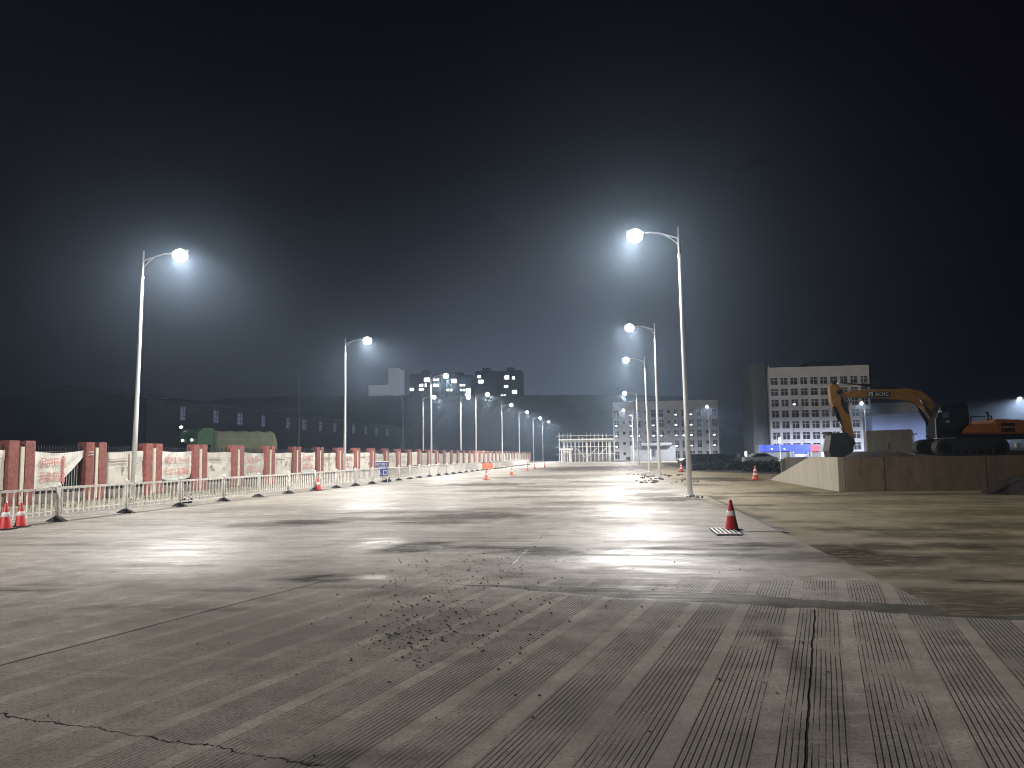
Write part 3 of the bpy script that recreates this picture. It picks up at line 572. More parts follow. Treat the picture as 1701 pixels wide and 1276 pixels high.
# ------------------------------------------------------------------ guardrail
RX, RY0, RS, RN = -15.1, 16.30, 2.98, 39
gr = thing('guardrail', 'long white metal guardrail on black rubber feet along the left of the road', 'guardrail', (RX, RY0, 0))
def post_proto():
    p = MB().tube([(0, 0, 0.05), (0, 0, 0.93)], 0.052, 10).build('post', 'rail', gr, True)
    MB().lathe([(0.04, 0.915), (0.066, 0.93), (0.07, 0.965), (0.055, 1.0), (0.02, 1.02)], 12).build('cap', 'white_paint', p, True)
    MB().add([(-.26, -.12, 0), (.26, -.12, 0), (.26, .12, 0), (-.26, .12, 0), (-.20, -.09, .05), (.20, -.09, .05), (.20, .09, .05), (-.20, .09, .05), (-.06, -.06, .13), (.06, -.06, .13), (.06, .06, .13), (-.06, .06, .13)],
             [(0, 1, 5, 4), (1, 2, 6, 5), (2, 3, 7, 6), (3, 0, 4, 7), (4, 5, 9, 8), (5, 6, 10, 9), (6, 7, 11, 10), (7, 4, 8, 11), (8, 9, 10, 11), (0, 3, 2, 1)]).build('rubber_foot', 'rubber', p)
    return p
pp = post_proto()
def panel_proto():
    b_ = MB()
    for k in range(13):
        y = RS*(k+0.75)/13.5; b_.box(-0.016, 0.016, y-0.017, y+0.017, 0.19, 0.855)
    p = b_.build('bar_panel', 'rail', gr)
    t = MB(); t.box(-0.028, 0.028, 0.045, RS-0.045, 0.855, 0.922); t.build('top_rail', 'rail', p, bevel=0.008)
    MB().box(-0.022, 0.022, 0.045, RS-0.045, 0.15, 0.188).build('bottom_rail', 'rail', p, bevel=0.006)
    return p
pn = panel_proto(); rr_ = random.Random(5)
for i in range(RN):
    q = pp if i == 0 else copy_tree(pp, gr)
    dx = 0.0 if i == 0 else rr_.gauss(0, 0.03)
    q.location = (dx, RS*i, 0); q.rotation_euler = (rr_.gauss(0, 0.012), rr_.gauss(0, 0.012), rr_.gauss(0, 0.08))
    if i < RN-1:
        q = pn if i == 0 else copy_tree(pn, gr)
        q.location = (dx, RS*i, rr_.gauss(0, 0.006)); q.rotation_euler = (rr_.gauss(0, 0.003), rr_.gauss(0, 0.01), 0)
for (px, py, lab) in ((312, 836, 'black torn bag tied at the foot of a guardrail post nearer the tall left lamp'), (645, 801, 'small dark bag at the guardrail foot just right of the blue sign')):
    p = at(px, py, z=0)
    b_ = thing('bag', lab, 'bag', (p.x, p.y, 0), group='black bags at the guardrail')
    MB().blob((0, 0, 0.1), (0.2, 0.16, 0.11), 12, 8, 0.22, px).build('sack', 'bag', b_, True)
    MB().tube([(0.02, 0, 0.18), (0.06, 0.02, 0.27), (0.12, 0.03, 0.34)], [0.05, 0.02, 0.035], 7).build('knot', 'bag', b_, True)

# ------------------------------------------------------------------ boundary fence with brick piers
FX, FY0, FS, FN = -21.0, 20.85, 3.93, 42
fe = thing('boundary_fence', 'boundary fence of red brick piers and black spiked iron panels along the verge', 'fence', (FX, FY0, 0))
def pier_proto():
    p = MB()
    p.box(-0.20, 0.20, -0.62, -0.14, 0, 2.36); p.box(-0.20, 0.20, 0.14, 0.62, 0, 2.36); p.box(-0.18, 0.04, -0.138, 0.138, 0, 2.2)
    o = p.build('pier', 'red_tile', fe, bevel=0.012)
    MB().box(0.043, 0.225, -0.085, 0.085, 0.12, 2.14).build('cream_strip', 'cream', o, bevel=0.01)
    return o
pi_ = pier_proto()
def iron_proto():
    p = MB(); L_ = FS-1.25
    n_ = 19
    for k in range(n_):
        y = (k+0.5)*L_/n_
        p.box(-0.012, 0.012, y-0.012, y+0.012, 0.45, 2.13)
        p.add([(-0.02, y-0.012, 2.12), (0.02, y-0.012, 2.12), (0.02, y+0.012, 2.12), (-0.02, y+0.012, 2.12), (0, y, 2.24)], [(0, 1, 4), (1, 2, 4), (2, 3, 4), (3, 0, 4)])
    for z in (0.55, 1.95): p.box(-0.02, 0.02, 0, L_, z, z+0.045)
    o = p.build('iron_panel', 'iron', fe)
    MB().box(-0.13, 0.13, 0, L_, 0, 0.44).build('plinth', 'plinth', o)
    return o
ip = iron_proto()
for i in range(FN):
    q = pi_ if i == 0 else copy_tree(pi_, fe)
    q.location = (0, FS*i, 0)
    if i < FN-1:
        q = ip if i == 0 else copy_tree(ip, fe); q.location = (0, FS*i+0.625, 0)
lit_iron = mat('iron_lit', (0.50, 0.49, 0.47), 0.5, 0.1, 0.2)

def banner_mesh(w, h, sd, shape, nx=26, nz=20):
    """cloth in the y,z plane facing +x; shape bends its outline"""
    vs = []; fs = []
    for j in range(nz+1):
        t = j/nz
        for i in range(nx+1):
            s = i/nx
            y, z = shape(s, t, w, h)
            a = 0.035*noise.fractal(Vector((s*2.6+sd, t*2.2, sd*1.7)), 1.0, 2.0, 4)
            a += 0.022*math.sin((s*1.3+t*0.9)*9+sd)*math.exp(-t*3.0)
            vs.append((0.03+a, y, z))
    for j in range(nz):
        for i in range(nx):
            a = j*(nx+1)+i; fs.append((a, a+1, a+nx+2, a+nx+1))
    return vs, fs
def sh_torn(s, t, w, h):      # pulled to the upper right, lower right corner gone
    right = w*(1.04-0.58*max(0.0, (t-0.16))/0.84) if t > 0.16 else w*1.04
    return s*right, h-t*h*(1-0.02*s)+0.05*s*(1-t)-0.09*math.sin(math.pi*s)*(1-t)
def sh_tied(s, t, w, h):      # corners rounded, tied at the ties
    e = 0.06*(2*abs(t-0.5))**3*0
    c = 0.13*max(0, t-0.75)/0.25
    return w*(c*1.2*(0.5-s)*0.6+s), h*(1-t)+0.05*(abs(2*s-1)**3)*(t)*1.6-0.05*(1-t)*math.sin(math.pi*s)
def sh_flat(s, t, w, h): return s*w, h*(1-t)-0.015*math.sin(math.pi*s*2)
TEXTS = {1: ('torn', '保护环境', '污染防治'), 3: ('tied', '保护生产一线', '安全工程质量'), 5: ('tied', '安全第一', '预防为主'), 7: ('tied', '文明施工', '保障安全'), 9: ('tied', '质量为本', '安全至上')}
BL = {1: 'torn whitish banner with red characters, its lower right corner missing',
      2: 'creased beige notice sheet on the fence directly behind the tall left lamp pole',
      3: 'white banner with two red text rows, first right of the tall left lamp',
      4: 'beige notice sheet with a header line below the green truck cab',
      5: 'white banner with rounded corners and red rows below the tarped end of the truck',
      6: 'beige notice sheet with small print, first one right of the truck',
      7: 'whitish banner with pink lettering between two beige sheets, second one right of the truck',
      8: 'narrow looking beige sheet midway between the truck and the second left lamp',
      9: 'pale rounded banner immediately left of the second lamp of the left row',
      10: 'beige sheet immediately right of the second lamp of the left row',
      11: 'pale cloth banner directly left of the small blue sign',
      12: 'plain grey banner directly above and right of the small blue sign'}
for k in range(0, FN-1):
    y0 = FY0+FS*k+0.66; w = FS-1.32; h = 1.36
    kind = TEXTS[k][0] if k in TEXTS else ('flat' if k % 2 == 0 else 'tied')
    if k == 0: lab = 'grey banner cut by the left picture edge, behind the first red pier'
    else: lab = BL.get(k, 'small pale banner in the crowded far part of the fence beyond the blue sign')
    b_ = thing('banner', lab, 'banner', (FX+0.05, y0, 0.63), group='banners hung on the boundary fence' if k <= 12 else 'far banners beyond the blue sign')
    far = k > 16
    if k != 1: b_.rotation_euler.x = random.Random(k).gauss(0, 0.012); b_.location.z += random.Random(k+90).gauss(0, 0.035)
    vs, fs = banner_mesh(w, h, k*3.3+1, {'torn': sh_torn, 'tied': sh_tied, 'flat': sh_flat}[kind], 8 if far else 26, 6 if far else 20)
    MB().add(vs, fs).build('cloth', 'panel' if kind == 'flat' else 'cloth', b_, True)
    face = (R(90), 0, R(90))
    if k in TEXTS:
        _, a, c = TEXTS[k]
        n_ = max(len(a), len(c)); sz = min(0.44, w*0.82/n_*1.0)
        mid_y = w*(0.36 if kind == 'torn' else 0.5); sx = 1.0 if kind != 'torn' else 0.78
        text_mesh(a, sz, 'lettering', 'red_ink', b_, (0.085, mid_y, 0.90), face, sx=sx)
        text_mesh(c, sz, 'lettering', 'red_ink', b_, (0.085, mid_y, 0.38), face, sx=sx)
        if kind == 'torn':
            st = MB().box(0.05, 0.075, w*0.56, w*0.59, 0.12, 1.18); st.build('red_streak', 'red_ink', b_)
            MB().box(0.0, 0.03, -0.02, w*0.5, -0.06, 0.0).build('red_hem', 'cone_red', b_)
            MB().tube([(0.05, w*1.02, 1.30), (0.14, w*1.02+0.12, 1.33), (0.2, w*1.02+0.35, 1.33)], 0.02, 6).build('tie', 'cloth', b_)
            MB().tube([(0.05, w*1.02, 1.20), (0.14, w*1.02+0.12, 1.21), (0.2, w*1.02+0.35, 1.22)], 0.02, 6).build('tie', 'cloth', b_)
    elif kind == 'flat' and k < 13:
        MB().box(0.075, 0.082, 0.12, w-0.1, h-0.30, h-0.285).build('header_rule', 'grey_ink', b_)
        MB().box(0.075, 0.082, 0.25, w*0.55, h-0.42, h-0.36).build('header_line', 'grey_ink', b_)
        pr = MB(); rq = random.Random(k)
        for q in range(4):
            yy = rq.uniform(0.3, w-0.4); zz = rq.uniform(0.35, h-0.55); pr.box(0.075, 0.082, yy, yy+rq.uniform(.05, .16), zz, zz+rq.uniform(.05, .2))
        pr.build('print_marks', 'grey_ink', b_)
        if k == 2:
            MB().box(0.05, 0.09, w*0.60, w*0.615, 0.05, h-0.12).build('fold_shade', 'grey_ink', b_)  # shade in the crease painted as a dark strip
    elif kind == 'tied' and k < 17:
        pr = MB(); rq = random.Random(k)
        for row in (0.88, 0.40):
            for q in range(4): pr.box(0.075, 0.082, w*(0.2+0.16*q), w*(0.2+0.16*q)+0.22, row, row+0.18)
        pr.build('faded_print', mat('faded_print', (0.58, 0.46, 0.42), 0.8, 0, 0.3, 8), b_)
# lamp light painted as pale bar edges where the torn banner leaves the fence open
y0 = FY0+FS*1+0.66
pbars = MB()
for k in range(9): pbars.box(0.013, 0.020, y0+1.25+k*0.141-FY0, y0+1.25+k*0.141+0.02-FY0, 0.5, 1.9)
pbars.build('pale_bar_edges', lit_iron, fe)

# ------------------------------------------------------------------ traffic cones
def cone(p, h, lab, m='cone_red', bands=1, lean=0.0, grp='traffic cones'):
    r_ = thing('traffic_cone', lab, 'traffic cone', (p[0], p[1], 0.006), random.random()*0.6, grp)
    b0, b1 = h*0.235, h*0.045
    bs = MB().box(-h*0.31, h*0.31, -h*0.31, h*0.31, 0, h*0.05); bs.build('base', 'rubber' if m == 'cone_red' else m, r_, bevel=0.012)
    def rad(t): return b0+(b1-b0)*t
    MB().lathe([(rad(0)*1.12, h*0.045), (rad(0.03), h*0.07), (rad(0.95), h*0.96), (rad(1)*0.7, h)], 24).build('body', m, r_, True)
    zs = [(0.44, 0.62)] if bands == 1 else [(0.30, 0.44), (0.60, 0.72)]
    for a, c in zs:
        MB().lathe([(rad(a)+0.002, h*(0.05+0.95*a)), (rad(a)+0.005, h*(0.05+0.95*a)+0.003), (rad(c)+0.005, h*(0.05+0.95*c)-0.003), (rad(c)+0.002, h*(0.05+0.95*c))], 24).build('reflective_band', 'cone_band', r_, True)
    r_.rotation_euler.x = lean
    return r_
cone(at(1215, 881, z=0), 0.62, 'dark red cone standing alone beside the drain grate')
cone((-14.60, 16.95), 0.64, 'red cone with a wide pale band cut by the left picture edge', 'cone_red')
cone((-14.74, 17.60), 0.60, 'red cone second from the left picture edge, in front of the guardrail', 'cone_red')
cone((-14.85, 37.1), 0.62, 'small red cone at the foot of a guardrail post left of the second lamp')
cone(at(808, 797, z=0), 0.66, 'red cone on the road straight below the orange board', 'cone_orange')
cone(at(850, 789, z=0), 0.60, 'second far cone, right of the one below the orange board', 'cone_orange')
cone(at(876, 782, z=0), 0.60, 'third far cone from the orange board toward the scaffold', 'cone_orange')
cone(at(888, 779, z=0), 0.62, 'fourth far cone from the orange board toward the scaffold', 'cone_orange')
cone(at(905, 777, z=0), 0.62, 'farthest cone of the road, just left of the scaffold', 'cone_orange')
cone(at(1132, 784, z=0), 0.78, 'red and white cone on the yard just left of the nearest right lamp', 'cone_red', 2)
cone(at(1255, 797, z=0), 0.80, 'orange cone with white bands at the low end of the ramp wall', 'cone_orange', 2)

# drain grate
g_ = at(1204.5, 884.5, z=0)
dg = thing('drain_grate', 'slotted iron drain grate set in the pavement beside the dark red cone', 'drain grate', (g_.x, g_.y, 0.022))
MB().box(-0.24, 0.24, -0.60, 0.60, -0.004, 0.0).build('pit_shade', 'black', dg)  # flat black plate stands in for the darkness under the bars
gb = MB()
for k in range(6):
    x = -0.21+k*0.084; gb.box(x-0.017, x+0.017, -0.60, 0.60, 0.001, 0.016)
gb.box(-0.25, 0.25, -0.63, -0.60, 0.001, 0.017); gb.box(-0.25, 0.25, 0.60, 0.63, 0.001, 0.017)
gb.build('bars', 'grate', dg)

# blue notice on the guardrail, orange board
s_ = at(634, 778, X=-14.95)
sg = thing('notice_board', 'small dark blue notice with white lettering standing at the guardrail', 'sign', (-14.93, s_.y, 0), R(22))
MB().box(-0.02, 0.02, -0.40, 0.40, 0.42, 1.30).build('panel', 'board_blue', sg, bevel=0.006)
MB().box(-0.03, 0.03, -0.43, 0.43, 1.303, 1.36).build('top_rail', 'white_paint', sg)
for y in (-0.38, 0.38):
    MB().tube([(-0.05, y, 0), (-0.05, y, 1.3)], 0.02, 8).build('leg', 'white_paint', sg)
face = (R(90), 0, R(90))
# turn the board so that it faces the traffic (towards -y)
sg.rotation_euler.z = R(-62)
text_mesh('前方施工', 0.19, 'lettering', 'white_paint', sg, (0.024, 0, 1.15), face)
text_mesh('车辆慢行', 0.19, 'lettering', 'white_paint', sg, (0.024, 0, 0.92), face)
text_mesh('入口', 0.36, 'lettering', 'white_paint', sg, (0.024, 0.02, 0.60), face)
o_ = at(808, 774, X=-14.6)
ob = thing('barrier_board', 'plain orange board with dark clips standing against the far guardrail', 'board', (-14.5, o_.y, 0), 0)
MB().box(-0.62, 0.62, -0.03, 0.03, 0.16, 0.80).build('panel', 'board_orange', ob, bevel=0.01)
for x in (-0.38, 0.3): MB().box(x-0.14, x+0.14, -0.05, 0.05, 0.803, 0.88).build('clip', 'iron', ob)
for x in (-0.5, 0.5): MB().box(x-0.03, x+0.03, -0.2, 0.2, 0, 0.157).build('leg', 'white_paint', ob)

# ------------------------------------------------------------------ ramp with retaining walls, right
PTOP = 1.31
rw = thing('ramp_wall', 'pale concrete wing wall with sloping top closing the side of the ramp', 'wall', (8.58, 32.6, 0))
MB().prismx([(0, -0.05), (14.2, -0.05), (14.2, 0.02), (13.9, 0.08), (4.9, PTOP+0.01), (0, PTOP+0.04)], 0.0, 0.26).build('wall_face', 'concrete', rw, bevel=0.015)
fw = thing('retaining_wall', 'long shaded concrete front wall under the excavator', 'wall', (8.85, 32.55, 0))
MB().box(0, 34, 0, 0.28, -0.05, PTOP+0.02).build('wall_face', 'concrete_shaded', fw, bevel=0.015)
jn = MB()
for x in (1.45, 5.2, 9.0, 13, 17): jn.box(x, x+0.02, -0.004, 0.0, 0, PTOP)
jn.build('joint', 'black', fw)
fl = MB(); nx, ny = 60, 50; vs = []; fs = []
def fill_z(x, y):
    z = PTOP-0.14+0.10*fbm(x, y, 0.5)
    if y > 37.3: z -= max(0, (y-37.3))*0.02 if x > 13 else (y-37.3)*0.142
    def hump(px, y_, rx, ry, h): c = at(px, 750, Y=y_); return h*math.exp(-((x-c.x)/rx)**2-((y-y_)/ry)**2)*(1+0.5*fbm(x, y, 1.5))
    z += hump(1432, 35.5, 1.0, 1.1, 0.26)+hump(1462, 36, 1.1, 1.2, 0.18)+hump(1395, 39, 0.8, 1.0, 0.16)+hump(1540, 34.5, 2.2, 1.0, 0.10)+hump(1500, 35, 1.6, 1, 0.10)
    return max(z, -0.03)
for j in range(ny+1):
    for i in range(nx+1):
        x = 8.86+(i/nx)**1.5*34; y = 32.84+(j/ny)**1.4*45
        vs.append((x, y, fill_z(x, y)))
fs = [(j*(nx+1)+i, j*(nx+1)+i+1, (j+1)*(nx+1)+i+1, (j+1)*(nx+1)+i) for j in range(ny) for i in range(nx)]
o = MB().add(vs, fs).build('earth_fill', 'soil', None, True); o['kind'] = 'structure'
# heap of soil at the right picture edge, in front of the wall
hp = MB(); vs = []; c_ = at(1800, 813, z=0); n_ = 40
for j in range(n_+1):
    for i in range(n_+1):
        x = c_.x-5+10*i/n_; y = 30.0-3.2+5.7*j/n_
        d = math.hypot((x-c_.x)/4.4, (y-30.6)/3.2)
        vs.append((x, y, -0.05+max(0, 1-d*d)*1.35*(1+0.25*fbm(x, y, 0.9))))
MB().add(vs, [(j*(n_+1)+i, j*(n_+1)+i+1, (j+1)*(n_+1)+i+1, (j+1)*(n_+1)+i) for j in range(n_) for i in range(n_)]).build('soil_heap', 'soil', None, True)
tag(bpy.data.objects['soil_heap'], 'dark heap of loose soil against the shaded wall at the right edge', 'soil heap')

# ------------------------------------------------------------------ excavator
EY = 40.0
def E(px, py): p = at(px, py, Y=EY); return (p.x, p.z)
def EP(L): return [E(*q) for q in L]
ec = E(1612, 757)
ex = thing('excavator', 'orange crawler excavator with arched boom parked on the earth fill', 'excavator', (0, 0, 0))
def epart(name, poly, y0, y1, m, parent=ex, bevel=0.03): return MB().prism(EP(poly), EY+y0, EY+y1).build(name, m, parent, bevel=bevel)
boom = epart('boom', [(1398, 653), (1412, 650), (1450, 647.5), (1505, 646), (1527, 650), (1545, 663), (1560, 690), (1566, 704), (1552, 709), (1542, 688), (1528, 673), (1510, 666.5), (1470, 661.8), (1402, 660)], -0.25, 0.25, 'exc_boom')
epart('boom_decal', [(1438, 651.5), (1476, 651.2), (1476, 660), (1438, 660)], -0.262, -0.252, 'exc_dark', boom, 0)
tp = E(1462, 655.8)
text_mesh('XCMG', 0.235, 'lettering', 'white_paint', boom, (tp[0], EY-0.268, tp[1]), (R(90), 0, 0), sx=0.92)
tp = E(1443.5, 655.6)
em_ = MB(); s = 0.085
for a, b in (((-1, -1), (-1, 1)), ((-1, 1), (1, 1)), ((1, 1), (1, -1)), ((1, -1), (-1, -1)), ((-1, -1), (0, 1)), ((0, 1), (1, -1))):
    em_.tube([(tp[0]+a[0]*s, EY-0.268, tp[1]+a[1]*s), (tp[0]+b[0]*s, EY-0.268, tp[1]+b[1]*s)], 0.013, 5)
em_.build('emblem', 'white_paint', boom)
stick = epart('stick', [(1383, 634), (1391, 640), (1398, 650), (1407, 676), (1413, 705), (1419, 737), (1410, 741), (1400, 716), (1391, 692), (1379, 668), (1376, 644)], -0.21, 0.21, 'exc_boom')
epart('hose_panel', [(1394, 655), (1405, 672), (1408, 690), (1401, 684), (1395, 672)], -0.225, -0.213, 'exc_dark', stick, 0)
for dy in (-0.12, 0.12):
    for k in range(2):
        a, b = E(1403+k*2, 652), E(1399+k*3, 690); m_ = E(1408, 668)
        MB().tube([(a[0], EY+dy, a[1]), (m_[0]+0.1*k, EY+dy*1.4, m_[1]), (b[0], EY+dy, b[1])], 0.022, 6).build('hose', 'rubber', stick)
def ram(name, p0, p1, p2, r, dys, parent):
    for dy in dys:
        a, b, c = E(*p0), E(*p1), E(*p2)
        cy = MB().tube([(b[0], EY+dy, b[1]), (c[0], EY+dy, c[1])], r, 12).build('cylinder', 'exc_dark', parent, True)
        MB().tube([(a[0], EY+dy, a[1]), (b[0], EY+dy, b[1])], r*0.5, 10).build('rod', 'chrome', cy, True)
ram('stick_ram', (1384, 635.5), (1432, 639.5), (1498, 645), 0.085, (0,), boom)
ram('boom_ram', (1521, 662), (1533, 680), (1553, 712), 0.085, (-0.42, 0.42), boom)
ram('bucket_ram', (1400, 722), (1392, 700), (1382, 676), 0.075, (-0.29,), stick)
lk = MB()
for dy in (-0.26, 0.26):
    for a, b in (((1400, 722), (1413, 735)), ((1400, 722), (1408, 748)), ((1413, 735), (1414, 748))):
        a, b = E(*a), E(*b); lk.tube([(a[0], EY+dy, a[1]), (b[0], EY+dy, b[1])], 0.05, 8)
lk.build('linkage', 'exc_dark', ex)
for jx, jy, jr in ((1392, 652, .13), (1414, 737, .10), (1556, 702, .14), (1384, 637, .09)):
    jp = E(jx, jy); MB().tube([(jp[0], EY-0.30, jp[1]), (jp[0], EY+0.30, jp[1])], jr, 14).build('pivot_pin', 'exc_dark', ex, True)
bk = epart('bucket', [(1376, 721), (1402, 719), (1413, 738), (1412, 750), (1402, 758), (1388, 762), (1376, 761), (1372, 748)], -0.6, 0.6, 'bucket')
tb = MB()
for k in range(5):
    a = E(1375, 719); y = EY-0.52+k*0.26; tb.box(a[0]-0.14, a[0]+0.08, y-0.05, y+0.05, a[1]-0.06, a[1]+0.03)
tb.build('tooth_row', 'steel', bk)
# house
body = epart('engine_house', [(1560, 722), (1566, 714), (1582, 706), (1630, 705), (1633, 698), (1676, 699), (1688, 704), (1693, 712), (1690, 722)], -1.25, 1.25, 'exc', bevel=0.06)
for y0_, y1_ in ((704, 709.5), (712.5, 718.5)):
    epart('vent', [(1642, y0_), (1664, y0_), (1664, y1_), (1642, y1_)], -1.262, -1.252, 'black', body, 0)
hr = MB()
for a, b in (((1595, 705), (1595, 694)), ((1595, 694), (1628, 693)), ((1628, 693), (1629, 698))):
    a, b = E(*a), E(*b); hr.tube([(a[0], EY-1.15, a[1]), (b[0], EY-1.15, b[1])], 0.025, 6)
hr.build('handrail', 'exc_dark', ex)
a = E(1634, 690); MB().tube([(a[0], EY-0.4, a[1]-0.3), (a[0], EY-0.4, a[1]+0.15)], [0.06, 0.05], 8).build('exhaust', 'chrome', ex, True)
for px, py in ((1686, 715), (1689.5, 718)):
    a = E(px, py); MB().blob((a[0], EY-1.27, a[1]), (0.05, 0.03, 0.05), 8, 6, 0).build('rear_reflector', 'white_paint', body)
epart('turntable_frame', [(1552, 722.5), (1690, 722.5), (1684, 730), (1556, 730)], -1.2, 1.2, 'exc_dark')
cab = epart('cab', [(1539, 728), (1537, 700), (1546, 678), (1553, 672.5), (1586, 672), (1590, 680), (1592, 705), (1578, 722.3), (1556, 728)], -1.25, -0.29, 'exc_dark', bevel=0.04)
epart('window', [(1543, 702), (1550, 680), (1562, 678), (1562, 714), (1544, 714)], -1.262, -1.252, 'glass', cab, 0)
epart('window', [(1565, 678), (1585, 677), (1587, 702), (1565, 706)], -1.262, -1.252, 'glass', cab, 0)
a = E(1538.5, 728); b = E(1537, 699); c = E(1545, 680)
MB().tube([(a[0], EY-1.24, a[1]), (b[0]-0.01, EY-1.24, b[1]), (c[0]-0.01, EY-1.24, c[1])], 0.03, 6).build('front_post', 'iron_grey', cab)  # lit front edge of the cab painted as a paler post
a = E(1551, 692)
ml = MB().box(a[0]-0.14, a[0]+0.14, EY-1.42, EY-1.34, a[1]-0.12, a[1]+0.12).build('mirror', 'chrome', cab, bevel=0.02)
a = E(1543, 686); MB().box(a[0]-0.07, a[0]+0.07, EY-1.36, EY-1.27, a[1]-0.05, a[1]+0.05).build('work_lamp', 'white_paint', cab, bevel=0.01)
a = E(1556, 702); MB().box(a[0]-0.06, a[0]+0.06, EY-1.34, EY-1.266, a[1]-0.07, a[1]+0.06).build('step_plate', 'iron_grey', cab, bevel=0.01)
def stadium(x0, x1, z0, z1, n=10):
    r = (z1-z0)/2; zc = (z0+z1)/2
    return [(x1-r+r*math.cos(a), zc+r*math.sin(a)) for a in [-math.pi/2+math.pi*k/n for k in range(n+1)]]+[(x0+r+r*math.cos(a), zc+r*math.sin(a)) for a in [math.pi/2+math.pi*k/n for k in range(n+1)]]
tx0, tz1 = E(1533, 730.5); tx1, tz0 = E(1652, 757.0)
for y0_ in (-1.55, 0.95):
    sh = MB().prism(stadium(tx0, tx1, tz0, tz1), EY+y0_, EY+y0_+0.6); L_ = tx1-tx0-(tz1-tz0)
    for k in range(26):
        x = tx0+(tz1-tz0)/2+L_*k/25
        for z in (tz0, tz1): sh.box(x-0.03, x+0.03, EY+y0_-0.015, EY+y0_+0.615, z-0.025, z+0.025)
    tr = sh.build('track', 'steel', ex)
    rl = MB()
    for k in range(7):
        x = tx0+0.55+(tx1-tx0-1.1)*k/6; rl.prism([(x+0.10*math.cos(q), tz0+0.20+0.10*math.sin(q)) for q in [2*math.pi*i/12 for i in range(12)]], EY+y0_-0.02, EY+y0_+0.02)
    for x in (tx0+0.4, tx1-0.4): rl.prism([(x+0.27*math.cos(q), (tz0+tz1)/2+0.27*math.sin(q)) for q in [2*math.pi*i/16 for i in range(16)]], EY+y0_-0.02, EY+y0_+0.02)
    rl.build('roller', 'exc_dark', tr)
    MB().box(tx0+0.9, tx1-0.9, EY+y0_-0.03, EY+y0_-0.001, tz0+0.36, tz0+0.48).build('side_frame', 'steel', tr)
epart('fender', [(1536, 728.5), (1566, 728), (1566, 729.6), (1536, 730)], -1.5, -1.0, 'iron_grey')

# things standing round the excavator
bl = thing('concrete_block_wall', 'low tan concrete wall piece standing behind the excavator arm', 'wall', (0, 52, 0))
def Q(px, py, Y): p = at(px, py, Y=Y); return p.x, p.z
x0, zt = Q(1437, 716, 52); x1, zb = Q(1517, 757, 52)
MB().prism([(x0, 0.3), (x1, 0.3), (x1, zt-0.05), (x1-0.12, zt+0.06), (x0, zt)], -0.2, 0.2).build('wall_face', 'concrete', bl, bevel=0.03)
MB().box(x0+1.3, x0+1.36, -0.21, -0.201, zt-1.2, zt-0.75).build('stain', 'black', bl)
pw = thing('pale_post', 'short pale post at the right end of the tan concrete wall piece', 'post', (Q(1518, 740, 51)[0], 51, 0))
z1_ = Q(1518, 722, 51)[1]
MB().tube([(0, 0, 0.3), (0, 0, z1_)], 0.05, 8).build('pole', 'white_paint', pw, True); MB().box(-0.1, 0.22, -0.06, 0.06, z1_+0.002, z1_+0.07).build('bracket', 'iron_grey', pw)
for k, (px, py, lab) in enumerate(((1523.5, 750, 'bright white sack left of a pair beside the excavator track'), (1529.5, 747, 'bright white sack, taller one touching the excavator track'))):
    x, z = Q(px, py, 47.5); b_ = thing('white_sack', lab, 'sack', (x, 47.5, 0), group='white sacks by the track')
    MB().blob((0, 0, z-0.05), (0.14, 0.14, 0.26+0.06*k), 10, 8, 0.12, k).build('sack', 'white_paint', b_, True)
    MB().tube([(0, 0, 0.6), (0, 0, z-0.1)], 0.1, 8).build('sack_base', 'white_paint', b_, True)
bw = thing('barrier_block', 'pale concrete barrier with a rail at the right picture edge behind the excavator', 'barrier', (0, 46, 0))
for a, b in (((1655, 736), (1664, 748)), ((1686, 735.5), (1694, 744)), ((1693, 724), (1712, 730))):
    xa, za = Q(*a, 46); xb, zb = Q(*b, 46); MB().box(xa, xb, -0.15, 0.15, zb, za).build('block', 'newcrete', bw, bevel=0.02)
xa, za = Q(1664, 743.5, 46); xb, zb = Q(1712, 746, 46); MB().box(xa, xb, -0.05, 0.05, zb, za).build('bar', 'newcrete', bw)
xa, za = Q(1655, 748, 46); MB().box(xa, Q(1712, 748, 46)[0], -0.1, 0.1, 0.8, za-0.002).build('footing', 'plinth', bw)
rw2 = thing('far_ramp_wall', 'low tan wall across the ramp end left of the blue shops', 'wall', (0, 60, 0))
xa, za = Q(1302, 760, 60); xb, _ = Q(1352, 758, 60)
MB().box(xa, xb+1, -0.15, 0.15, -0.03, za).build('wall_face', 'concrete', rw2, bevel=0.02)
MB().box(xa-0.22, xa-0.002, -0.2, 0.2, -0.03, za-0.12).build('shaded_end', 'plinth', rw2)  # shaded left face of the wall put in as a darker piece

